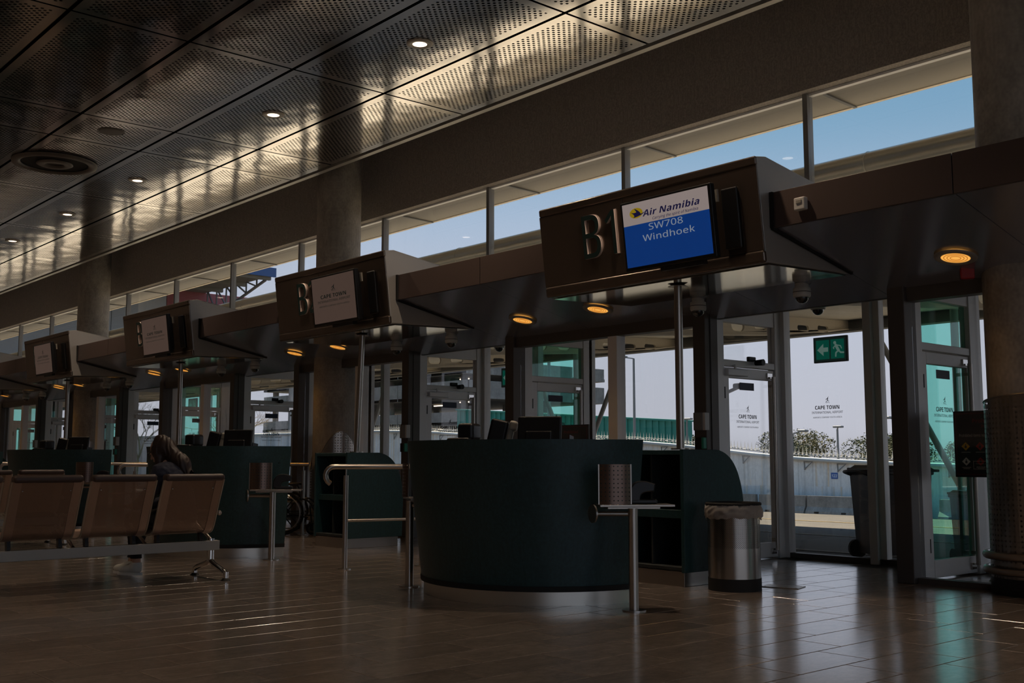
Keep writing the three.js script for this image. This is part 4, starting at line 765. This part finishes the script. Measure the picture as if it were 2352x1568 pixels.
const exitTex = screenTex((x, w, h) => {
  x.fillStyle = '#20302c'; x.fillRect(0, 0, w, h); x.fillStyle = '#0d6a58'; x.fillRect(30, 30, 215, h - 60); x.fillRect(267, 30, 215, h - 60);
  x.fillStyle = '#83a59a'; x.beginPath(); x.moveTo(48, 170); x.lineTo(150, 80); x.lineTo(150, 138); x.lineTo(225, 138); x.lineTo(225, 202); x.lineTo(150, 202); x.lineTo(150, 262); x.fill();
  x.strokeStyle = '#83a59a'; x.lineCap = 'round'; x.lineJoin = 'round'; const L = (p, lw) => { x.lineWidth = lw; x.beginPath(); p.forEach(([a, b], i) => (i ? x.lineTo(a, b) : x.moveTo(a, b))); x.stroke(); };
  x.beginPath(); x.arc(335, 80, 24, 0, 7); x.fill(); L([[352, 120], [390, 190]], 44); L([[350, 118], [310, 150]], 16); L([[310, 150], [318, 165]], 16); L([[365, 115], [425, 130], [440, 165]], 16); L([[392, 195], [350, 225], [345, 275]], 24); L([[392, 195], [425, 225], [470, 228]], 24);
}, 512, 340);
M.exit = std('backlit green exit sign', [0.3, 0.3, 0.3], 0.4, 0, { map: exitTex, emissive: C(1, 1, 1), emissiveMap: exitTex, emissiveIntensity: 0.28 });
for (let k = 0; k < 5; k++) {
  const o = thing('exit_sign', 'green running figure exit sign with arrow hung before the recess glass behind counter B' + (k + 1), 'exit sign', [-6.43 - MOD * k, 2.22, ZF + 0.035]);
  part('case', rbox(0.41, 0.275, 0.03, 0.006, 0, 0, 0), M.greySteel, o);
  part('symbol_face', new THREE.PlaneGeometry(0.385, 0.25).translate(0, 0, 0.0165), M.exit, o, true);
  part('fixing_pad', [cyl(0.02, 0.01, -0.15, 0, -0.02, 12).rotateX(0), cyl(0.02, 0.01, 0.15, 0, -0.02, 12)], M.greySteel, o);
  const c = thing('card_reader', 'pale card reader box on the dark post left of the recess behind counter B' + (k + 1), 'card reader', [-7.105 - MOD * k, 1.44, ZN + 0.102]);
  part('reader_case', rbox(0.12, 0.185, 0.04, 0.01, 0, 0, 0.02), M.greySteel, c);
  part('side_unit', rbox(0.035, 0.18, 0.07, 0.006, 0.075, 0, 0.0), M.whitePlastic, c);
  const b = thing('door_release', 'small green break glass box below the card reader behind counter B' + (k + 1), 'door release', [-7.1 - MOD * k, 1.22, ZN + 0.102]);
  part('case', rbox(0.09, 0.12, 0.045, 0.008, 0, 0, 0.022), M.black, b);
  part('side_face', rbox(0.03, 0.115, 0.05, 0.006, 0.056, 0, 0.02), M.greenBox, b);
}
{
  const o = thing('mesh_chair', 'dark perforated metal chair standing in the glass lobby behind counter B2', 'chair', [-13.45, 0, -9.6], 0.9);
  part('seat', rbox(0.42, 0.02, 0.4, 0.008, 0, 0.45, 0), M.finePerf, o);
  part('backrest', rbox(0.42, 0.42, 0.02, 0.008, 0, 0.76, -0.2).rotateX(-0.06), M.shieldPerf, o);
  for (const [x, z] of [[-0.19, 0.18], [0.19, 0.18], [-0.19, -0.18], [0.19, -0.18]]) part('leg', cyl(0.012, 0.44, x, 0.22, z, 10), M.steel, o);
  for (const x of [-0.2, 0.2]) part('back_post', bar([x, 0.44, -0.18], [x, 0.95, -0.2], 0.02, 0.02), M.steel, o);
  const f = thing('floor_plate', 'thin steel access plate set in the floor near the litter bin', 'floor plate', [-5.45, 0, -7.75], 0.3);
  part('plate', rb(-0.16, 0.16, 0.0, 0.006, -0.1, 0.1, 0.002), M.steel, f);
  part('screw', [[-0.13, -0.07], [0.13, -0.07], [-0.13, 0.07], [0.13, 0.07]].map(([x, z]) => cyl(0.006, 0.003, x, 0.007, z, 8)), M.chrome, f);
}
// ================================================================ outside
const gy = (z) => (z > -10.3 ? -0.02 : -0.02 - 0.0383 * (-z - 10.3));   // the apron falls away from the building
{
  const o = struct('ground', 'asphalt apron falling gently away from the building', 'ground');
  const P = [], I = []; const rows = [-10.2, -38, -140];
  rows.forEach((z) => { for (const x of [-260, 60]) P.push(x, z === -140 ? gy(-38) : gy(z), z); });
  for (let i = 0; i < rows.length - 1; i++) I.push(2 * i, 2 * i + 1, 2 * i + 3, 2 * i, 2 * i + 3, 2 * i + 2);
  const g = new THREE.BufferGeometry(); g.setAttribute('position', new THREE.BufferAttribute(new Float32Array(P), 3)); g.setIndex(I); g.computeVertexNormals();
  part('asphalt', g, M.asphalt, o);
  const line = (z, w, m, x0 = -60, x1 = 12) => part('road_marking', extr([[x0, 0], [x1, 0], [x1, 0.008], [x0, 0.008]], w).rotateX(-Math.atan(0.0383)).translate(0, gy(z) + 0.003, z), m, o);
  line(-11.9, 0.1, M.whitePaint); line(-16.9, 0.1, M.whitePaint); line(-26, 0.13, M.yellowPaint);
  part('kerb', bb(-60, 12, -0.3, -0.01, -10.45, -10.2), M.concrete, o);
}
// yard wall with pipe, brackets, spikes
const wallTop = (x) => { const p = [[-120, 3.2], [-53, 2.7], [-43.8, 2.2], [-33.6, 1.78], [-26.4, 1.12], [-22.6, 0.92], [20, -0.3]]; let i = 0; while (i < p.length - 2 && x > p[i + 1][0]) i++; return p[i][1] + (p[i + 1][1] - p[i][1]) * (x - p[i][0]) / (p[i + 1][0] - p[i][0]); };
{
  const z = -38, o = struct('wall_yard', 'long weathered whitewashed yard wall with spikes and a pipe along its top', 'wall');
  const xs = [-110, -90, -70, -53, -43.8, -33.6, -26.4, -22.6, -15, -5, 10];
  for (let i = 0; i < xs.length - 1; i++) part('wall_section', extr([[xs[i], gy(z) - 0.1], [xs[i + 1], gy(z) - 0.1], [xs[i + 1], wallTop(xs[i + 1])], [xs[i], wallTop(xs[i])]], 0.22).translate(0, 0, z - 0.11), M.yardWall, o);
  part('coping_pipe', tube(xs.map((x) => [x, wallTop(x) + 0.03, z + 0.1]), 0.085, 60, 10), M.whiteWall, o);
  const sp = []; const cone = new THREE.ConeGeometry(0.028, 0.4, 5); for (let x = -62; x < 2; x += 0.18) sp.push(cone.clone().translate(x, wallTop(x) + 0.35, z - 0.05 + rr(-0.02, 0.02)));
  const s = part('spikes', sp, M.cream, o); s.userData.kind = 'stuff';
  part('spike_rail', [tube(xs.slice(2, -1).map((x) => [x, wallTop(x) + 0.19, z - 0.04]), 0.03, 40, 6), tube(xs.slice(2, -1).map((x) => [x, wallTop(x) + 0.27, z + 0.12]), 0.008, 40, 5)], M.greySteel, o);
  for (let x = -60.5; x < 0; x += 1.52) { const t = wallTop(x); part('bracket', [bar([x, t - 0.1, z + 0.01], [x + 0.02, t - 0.42, z + 0.01], 0.04, 0.03), bar([x, t - 0.4, z + 0.02], [x + 0.42, t - 0.12, z + 0.12], 0.03, 0.03), bar([x, t - 0.1, z + 0.05], [x + 0.45, t - 0.1, z + 0.1], 0.03, 0.03)], M.greySteel, o); }
  const nt = screenTex((x, w, h) => { x.fillStyle = '#2f5ea8'; x.fillRect(0, 0, w, h); x.fillStyle = '#dfe4ea'; x.font = 'bold 92px sans-serif'; x.textAlign = 'center'; x.fillText('122', w / 2, h / 2 + 34, w * 0.84); }, 160, 128);
  const n = thing('bay_number', 'small blue plate reading 122 on the yard wall', 'sign', [-24.17, 0.43, z + 0.004]);
  part('plate', box(0.3, 0.24, 0.012, 0, 0, 0.006), M.blueSheet, n);
  part('number', new THREE.PlaneGeometry(0.29, 0.23).translate(0, 0, 0.0125), std('printed number', [1, 1, 1], 0.6, 0, { map: nt }), n, true);
  // concrete barriers at the foot of the wall
  const prof = [[-0.24, 0], [0.24, 0], [0.22, 0.08], [0.1, 0.26], [0.07, 0.68], [-0.07, 0.68], [-0.1, 0.26], [-0.22, 0.08]];
  [-36.6, -33.9, -31.2, -28.6, -26.2, -23.9, -21.2, -18.4].forEach((x, i) => {
    const b = thing('road_barrier', i === 5 ? 'pale concrete road barrier at the wall foot under the 122 plate' : 'pale concrete road barrier along the foot of the yard wall', 'barrier', [x, gy(z + 0.6) + 0.012, z + 0.6], Math.PI / 2, i === 5 ? undefined : 'concrete barriers along the yard wall');
    part('block', extr(prof, 2.2, 0.01), M.concrete, b);
    part('lifting_slot', [box(0.5, 0.07, 0.2, 0, 0.05, 0.6), box(0.5, 0.07, 0.2, 0, 0.05, -0.6)], M.rubber, b);
  });
}
// outer canopy over the kerb
{
  const o = struct('canopy_outer', 'deep outer canopy with ribbed lining, cream cellular beams and grey edge beam', 'canopy');
  const slope = (z0, y0, z1, y1, h, x0, x1) => zy(extr([[z1, y1], [z0, y0], [z0, y0 + h], [z1, y1 + h]], x1 - x0)).translate((x0 + x1) / 2, 0, 0);
  part('roof_sheet', slope(-11.2, 3.79, -22.4, 4.32, 0.05, -70, 14), M.roofTop, o);
  part('flashing', [slope(-9.76, 3.2, -11.2, 3.24, 0.04, -70, 14), bb(-70, 14, 3.2, 3.84, -11.24, -11.19)], M.flashing, o);
  part('lining', zy(extr([[-22.3, 4.27], [-11.3, 3.75], [-11.3, 3.77], [-22.3, 4.29]], 84)).translate(-28, 0, 0), M.ribbed, o);
  part('edge_beam', [bb(-70, 14, 4.0, 4.4, -22.46, -22.36), bb(-70, 14, 4.0, 4.05, -22.4, -22.2)], M.greySteel, o);
  for (let k = -2; k < 10; k++) {
    const x = -5.95 - MOD * 1.5 - MOD * (k - 1);
    const s = new THREE.Shape([[11.3, 3.74], [22.3, 4.26], [22.3, 4.06], [19.5, 3.72], [11.3, 3.1]].map(([a, b]) => new THREE.Vector2(-a, b)));
    for (let i = 0; i < 13; i++) { const zc = -(11.9 + i * 0.78), h = new THREE.Path(), w = 0.22, hh = i > 8 ? 0.07 : 0.12, yc = 3.43 + (-zc - 11.3) * 0.056; h.moveTo(zc - w + hh, yc - hh); h.lineTo(zc + w - hh, yc - hh); h.absarc(zc + w - hh, yc, hh, -Math.PI / 2, Math.PI / 2, false); h.lineTo(zc - w + hh, yc + hh); h.absarc(zc - w + hh, yc, hh, Math.PI / 2, Math.PI * 1.5, false); s.holes.push(h); }
    const g = new THREE.ExtrudeGeometry(s, { depth: 0.05, bevelEnabled: false, curveSegments: 6 }).rotateY(-Math.PI / 2).translate(x + 0.025, 0, 0);
    const b = part('cellular_beam', g, M.cream, o);
    part('flange', [bar([x, 3.1, -11.3], [x, 3.72, -19.5], 0.2, 0.02), bar([x, 3.72, -19.5], [x, 4.06, -22.3], 0.2, 0.02)], M.cream, b);
  }
  // posts with raking struts, one on every beam line
  for (let k = 0; k < 5; k++) {
    const x = -10.0 - 2 * MOD * k, z = -20, t = struct('canopy_post', 'pale steel canopy post with raking struts beyond the glass', 'post', [x, gy(z), z]);
    part('tube', cyl(0.075, 3.72 - gy(z) + 0.35, 0, (3.72 - gy(z) + 0.35) / 2, 0, 16), M.whiteWall, t);
    part('strut', tube([[0, 0.9, 0], [-1.6, 3.9, 0]], 0.06, 2, 12), M.whiteWall, t);
    part('strut', tube([[0, 0.9, 0], [1.6, 3.9, 0]], 0.06, 2, 12), M.whiteWall, t);
    part('base_plate', box(0.3, 0.03, 0.3, 0, 0.03, 0), M.greySteel, t);
  }
  const d = thing('roof_duct', 'fat galvanised duct running along the canopy roof outside the high windows', 'duct', [0, 4.17, -10.28]);
  for (let i = 0; i < 24; i++) { const a = 8 - i * 2.59 * 0.9, b = a - 2.59 * 0.9; part('duct_length', new THREE.CylinderGeometry(0.14, 0.14, a - b - 0.01, 32).rotateZ(Math.PI / 2).translate((a + b) / 2, 0, 0), M.zinc, d); part('seam', new THREE.TorusGeometry(0.141, 0.006, 6, 32).rotateY(Math.PI / 2).translate(b, 0, 0), M.zinc, d); }
  part('duct_support', Array.from({ length: 24 }, (_, i) => box(0.05, 0.84, 0.1, 6 - i * 2.33, -0.54, 0)), M.greySteel, d);
  const e = struct('eave', 'cream boarded eave above the high windows', 'eave');
  for (let x = 6.66; x > X0; x -= 2.59) { const a = Math.max(X0, x - 2.59) + 0.006, b = Math.min(X1, x) - 0.006; part('eave_board', zy(extr([[-10.52, 4.94], [-9.7, 4.96], [-9.7, 5.0], [-10.52, 4.98]], b - a)).translate((a + b) / 2, 0, 0), M.eave, e); part('joint_strip', bar([x, 4.952, -9.72], [x, 4.932, -10.54], 0.04, 0.02), M.greySteel, e); }
  part('upstand', bb(X0, X1, 4.86, 5.05, -9.72, -9.66), M.eave, e);
  part('gutter_edge', bb(X0, X1, 4.93, 5.4, -10.57, -10.52), M.cream, e);
  part('roof_deck', bb(X0, X1, 5.35, 5.4, -10.52, -9.6), M.greySteel, e);
}
// wheeled bins by the glass
function wheelieBin(pos, turn, label, s = 1) {
  const o = thing('wheeled_bin', label, 'wheeled bin', pos, turn); o.scale.setScalar(s);
  const taper = (w0, d0, w1, d1, y0, y1) => { const g = new THREE.BoxGeometry(1, 1, 1, 1, 1, 1), p = g.attributes.position; for (let i = 0; i < p.count; i++) { const up = p.getY(i) > 0; p.setXYZ(i, p.getX(i) * (up ? w1 : w0), up ? y1 : y0, p.getZ(i) * (up ? d1 : d0)); } g.computeVertexNormals(); return g; };
  part('body', taper(0.5, 0.57, 0.56, 0.66, 0.06, 0.92), M.binBlack, o);
  part('rim', [rbox(0.6, 0.045, 0.7, 0.015, 0, 0.925, 0)], M.binBlack, o);
  for (let i = 0; i < 7; i++) part('rib', box(0.014, 0.1, 0.02, -0.21 + i * 0.07, 0.86, 0.335), M.binBlack, o);
  const lid = part('lid', [taper(0.61, 0.74, 0.5, 0.6, 0.945, 1.0), rbox(0.62, 0.03, 0.76, 0.012, 0, 0.955, 0.01)], M.binBlack, o); lid.rotation.x = 0.02;
  part('handle', [tube([[-0.22, 0.9, -0.34], [-0.22, 0.93, -0.42], [0.22, 0.93, -0.42], [0.22, 0.9, -0.34]], 0.016, 30, 8)], M.binBlack, o);
  for (const x of [-0.27, 0.27]) part('wheel', [new THREE.CylinderGeometry(0.1, 0.1, 0.05, 28).rotateZ(Math.PI / 2).translate(x, 0.1, -0.27)], M.rubber, o);
  part('axle', new THREE.CylinderGeometry(0.012, 0.012, 0.56, 10).rotateZ(Math.PI / 2).translate(0, 0.1, -0.27), M.greySteel, o);
}
wheelieBin([-6.48, gy(-11.3) + 0.005, -11.3], 2.55, 'tall black wheeled bin standing outside the recess glass near counter B1', 1.04);
wheelieBin([-5.55, gy(-11.5) + 0.005, -11.5], 0.9, 'smaller black wheeled bin seen through the green glass door', 0.78);

// ---------------------------------------------------------------- street lamps and floodlights beyond the wall
function lampPost(x, z, top, heads, label, group) {
  const b = gy(-38), o = thing('lamp_post', label, 'street lamp', [x, b, z], 0, group), h = top - b;
  part('mast', cyl(0.09, h, 0, h / 2, 0, 10, 0.06), M.greySteel, o);
  for (const [dx, w] of heads) { part('arm', bar([0, h, 0], [dx, h + 0.12, 0], 0.06, 0.06), M.greySteel, o); part('lamp_head', rbox(w, 0.12, 0.3, 0.04, dx * 1.25, h + 0.14, 0), M.greySteel, o); }
}
lampPost(-41.2, -45, 6.7, [[-0.7, 0.6]], 'single arm lamp post above the green shed roof');
lampPost(-34.25, -32, 7.5, [[-0.6, 0.5]], 'thin tall lamp post beyond the recess glass behind counter B2');
lampPost(-25.7, -46, 2.85, [[-0.6, 0.5], [0.6, 0.5]], 'twin arm lamp post beyond the wall near the tall wheeled bin');
lampPost(-30.9, -45, 2.3, [[0.5, 0.45]], 'short lamp post among the trees beyond the spiked wall', 'short lamp posts among the trees');
lampPost(-27.8, -47, 1.95, [[0.5, 0.45]], 'short lamp post among the trees beyond the spiked wall', 'short lamp posts among the trees');
lampPost(-14.9, -19.2, 2.5, [[-0.38, 0.3], [0.38, 0.3]], 'twin arm lamp post seen through the clear door behind counter B1');
lampPost(-46.6, -56, 3.6, [[0.05, 0.7]], 'distant floodlight mast above the trees', 'distant floodlight masts');
lampPost(-36.6, -58, 2.9, [[0.05, 0.6]], 'distant floodlight mast above the trees', 'distant floodlight masts');

// ---------------------------------------------------------------- trees
function bushyTree(x, z, top, w, label, mat, group) {
  const b = gy(-38), o = thing('tree', label, 'tree', [x, b, z], rr(0, 6), group), h = top - b, L = [];
  const blobs = []; for (let i = 0; i < 9; i++) blobs.push([rr(-0.5, 0.5) * w, h * rr(0.62, 0.9), rr(-0.5, 0.5) * w, rr(0.22, 0.36) * w]);
  for (const [bx, by, bz, r] of blobs) for (let i = 0; i < 420; i++) {
    const d = V(rr(-1, 1), rr(-1, 1), rr(-1, 1)).normalize().multiplyScalar(r * (0.72 + 0.32 * rnd())), s = rr(0.03, 0.062) * w * 0.6;
    const g = new THREE.PlaneGeometry(s, s * 0.7); g.rotateX(rr(0, 3)).rotateY(rr(0, 6)).translate(bx + d.x, by + d.y * 0.8, bz + d.z); L.push(g);
  }
  part('crown', L, mat, o);
  part('trunk', [cyl(0.16, h * 0.7, 0, h * 0.35, 0, 8, 0.08), ...blobs.slice(0, 5).map(([bx, by, bz]) => tube([[0, h * 0.4, 0], [bx, by, bz]], 0.05, 2, 6))], M.bark, o);
}
[[-57, -70, 2.9, 4.5], [-53.5, -71, 3.2, 4], [-50.5, -70, 2.6, 4.2], [-47.4, -69, 2.95, 3.6], [-44.9, -71, 2.4, 3.4], [-42.3, -70, 2.2, 3.6], [-40.2, -72, 2.6, 4], [-37.8, -70, 2.1, 3.4], [-35, -71, 2.2, 3.6], [-31.8, -70, 2.3, 4], [-28, -71, 2.6, 4.4], [-24, -70, 2.4, 4], [-64, -72, 2.8, 4.6]].forEach(([x, z, t, w], i) => bushyTree(x, z - (i % 3) * 8, t + (i % 3) * 0.16, w, i % 3 === 1 ? 'dry olive tree in the row beyond the spiked wall' : 'dark green bushy tree in the row beyond the spiked wall', i % 3 === 1 ? M.leafDry : M.leaf, i % 3 === 1 ? 'dry trees beyond the wall' : 'green trees beyond the wall'));
function bareTree(x, z, h, label) {
  const o = thing('bare_tree', label, 'tree', [x, gy(Math.max(z, -38)), z]), G = [];
  const grow = (p, d, l, r, n) => { const q = p.clone().addScaledVector(d, l); G.push(tube([p.toArray(), p.clone().lerp(q, 0.5).add(V(rr(-1, 1), rr(-1, 1), rr(-1, 1)).multiplyScalar(l * 0.06)).toArray(), q.toArray()], r, 4, n > 3 ? 6 : 4)); if (n) { const m = n > 4 ? 3 : rnd() < 0.6 ? 3 : 2; for (let i = 0; i < m; i++) grow(q, d.clone().add(V(rr(-1, 1), rr(-0.55, 0.7), rr(-1, 1)).multiplyScalar(0.75)).normalize(), l * rr(0.66, 0.84), r * 0.62, n - 1); } };
  grow(V(0, 0, 0), V(0.03, 1, 0.02).normalize(), h * 0.26, h * 0.013, 6);
  part('branches', G, M.bark, o);
}
bareTree(-58, -29, 6.2, 'bare branched tree beyond the green glass doors of counter B3');
bareTree(-76, -31, 7.2, 'bare branched tree beyond the green glass doors of counter B4');


// ---------------------------------------------------------------- buildings beyond
{
  const s = thing('green_shed', 'long green profiled metal shed beyond the spiked wall', 'building', [0, gy(-38), 0]);
  const b = gy(-38);
  part('wall', extr([[-75, 0], [-49, 0], [-49, 3.7 - b], [-75, 5.4 - b]], 0.4).translate(0, 0, -59.25), M.greenSheet, s);
  for (let x = -74.6; x < -49.2; x += 0.6) { const t = 3.7 - b + (x + 49) / -26 * 1.7; part('rib', box(0.22, t - 0.06, 0.1, x, t / 2, -59.0), M.greenSheet, s); }
  part('roof', extr([[-75, 5.4 - b], [-49, 3.7 - b], [-49, 3.8 - b], [-75, 5.5 - b]], 1.2).translate(0, 0, -59.8), M.greenSheet, s);
  part('eave_trim', bar([-75, 5.43 - b, -58.95], [-49, 3.73 - b, -58.95], 0.2, 0.12), M.greenSheet, s);
}
{
  const z = -75, b = gy(-38), o = thing('parking_garage', 'pale concrete multi-storey parking garage beyond the yard', 'building', [0, b, z]);
  const deck = [[12.2, 10.6], [9.9, 7.9], [6.4, 4.9]].map(([t, u]) => [t - b, u - b]);
  for (const [t, u] of deck) {
    part('deck', box(46.2, 0.35, 22, -116.8, u + 0.2, -11), M.concrete, o);
    for (let i = 0; i < 7; i++) part('parapet_panel', rb(-139.8 + i * 6.6 + 0.04, -139.8 + (i + 1) * 6.6 - 0.04, u, t, -0.2, 0, 0.02), M.concrete, o);
    for (let i = 0; i < 4; i++) part('parapet_panel', rb(-93.75, -93.6, u, t, -0.4 - i * 5.4 - 5.2, -0.4 - i * 5.4, 0.02), M.concrete, o);
  }
  for (let i = 0; i < 7; i++) for (const zz of [-1.6, -14]) part('pillar', cyl(0.42, 10.6 - b, -96 - i * 7.2, (10.6 - b) / 2, zz, 14), M.concrete, o);
  for (const [, u] of deck) for (let i = 0; i < 5; i++) part('strip_lamp', box(1.6, 0.12, 0.2, -99 - i * 9, u - 0.15, -4 - (i % 3) * 3), M.lamp, o);
}
{
  // terminal wing on the left: white and dusty red walls, deep roof with trusses and a blue edge
  const o = thing('terminal_wing', 'white and dusty red terminal wing with deep trussed roof and blue edge', 'building', [0, gy(-38), 0]), b = gy(-38);
  const zr = -36.6, roofY = 15.0 - b;
  part('red_wall', rb(-90, -85, 9.5, roofY, -52, zr, 0.02), M.pinkWall, o);
  for (let i = 0; i < 5; i++) part('white_panel', rb(-85.3, -85, 9.5, roofY, zr + i * 4.5 + 0.05, zr + (i + 1) * 4.5, 0.02), M.whiteWall, o);
  for (let i = 0; i < 7; i++) part('white_panel', rb(-85.6 - (i + 1) * 5 + 0.03, -85.6 - i * 5 - 0.03, 9.5, roofY, -14.4, -14, 0.02), M.whiteWall, o);
  for (let i = 0; i < 5; i++) part('pillar', cyl(0.5, 9.6, -87.5, 4.8, -50 + i * 8.5, 16), M.whiteWall, o);
  part('floor_slab', bb(-118, -85, 9.2, 9.5, -52, -14), M.concrete, o);
  for (let i = 0; i < 12; i++) part('roof_sheet', rb(-110, -73.6, roofY, roofY + 0.25, -40 + i * 2.2, -40 + (i + 1) * 2.2 - 0.08, 0.03), M.greyRoof, o);
  for (let i = 0; i < 9; i++) part('rafter', rb(-74 - i * 4 - 0.15, -74 - i * 4 + 0.15, roofY - 0.3, roofY, -40, -14, 0.02), M.greyRoof, o);
  part('roof_edge', [bb(-73.6, -73.45, roofY - 0.1, roofY + 0.6, -40.2, -13.8)], M.blueSheet, o);
  const zt = -39.6;
  part('truss_chord', [bar([-74, roofY - 0.3, zt], [-80, roofY - 1.7, zt], 0.16, 0.16), bar([-80, roofY - 1.7, zt], [-85, roofY - 2.4, zt], 0.16, 0.16)], M.greySteel, o);
  for (let i = 0; i < 6; i++) { const x = -75.4 - i * 1.7, yb = roofY - 0.62 - i * 0.33; part('truss_strut', [bar([x, roofY - 0.1, zt], [x, yb, zt], 0.1, 0.1), bar([x, yb, zt], [x - 1.6, roofY - 0.1, zt], 0.1, 0.1)], M.greySteel, o); }
}
scene.traverse((o) => { if (o.isMesh) { o.castShadow = true; o.receiveShadow = true; } });
renderer.render(scene, camera);
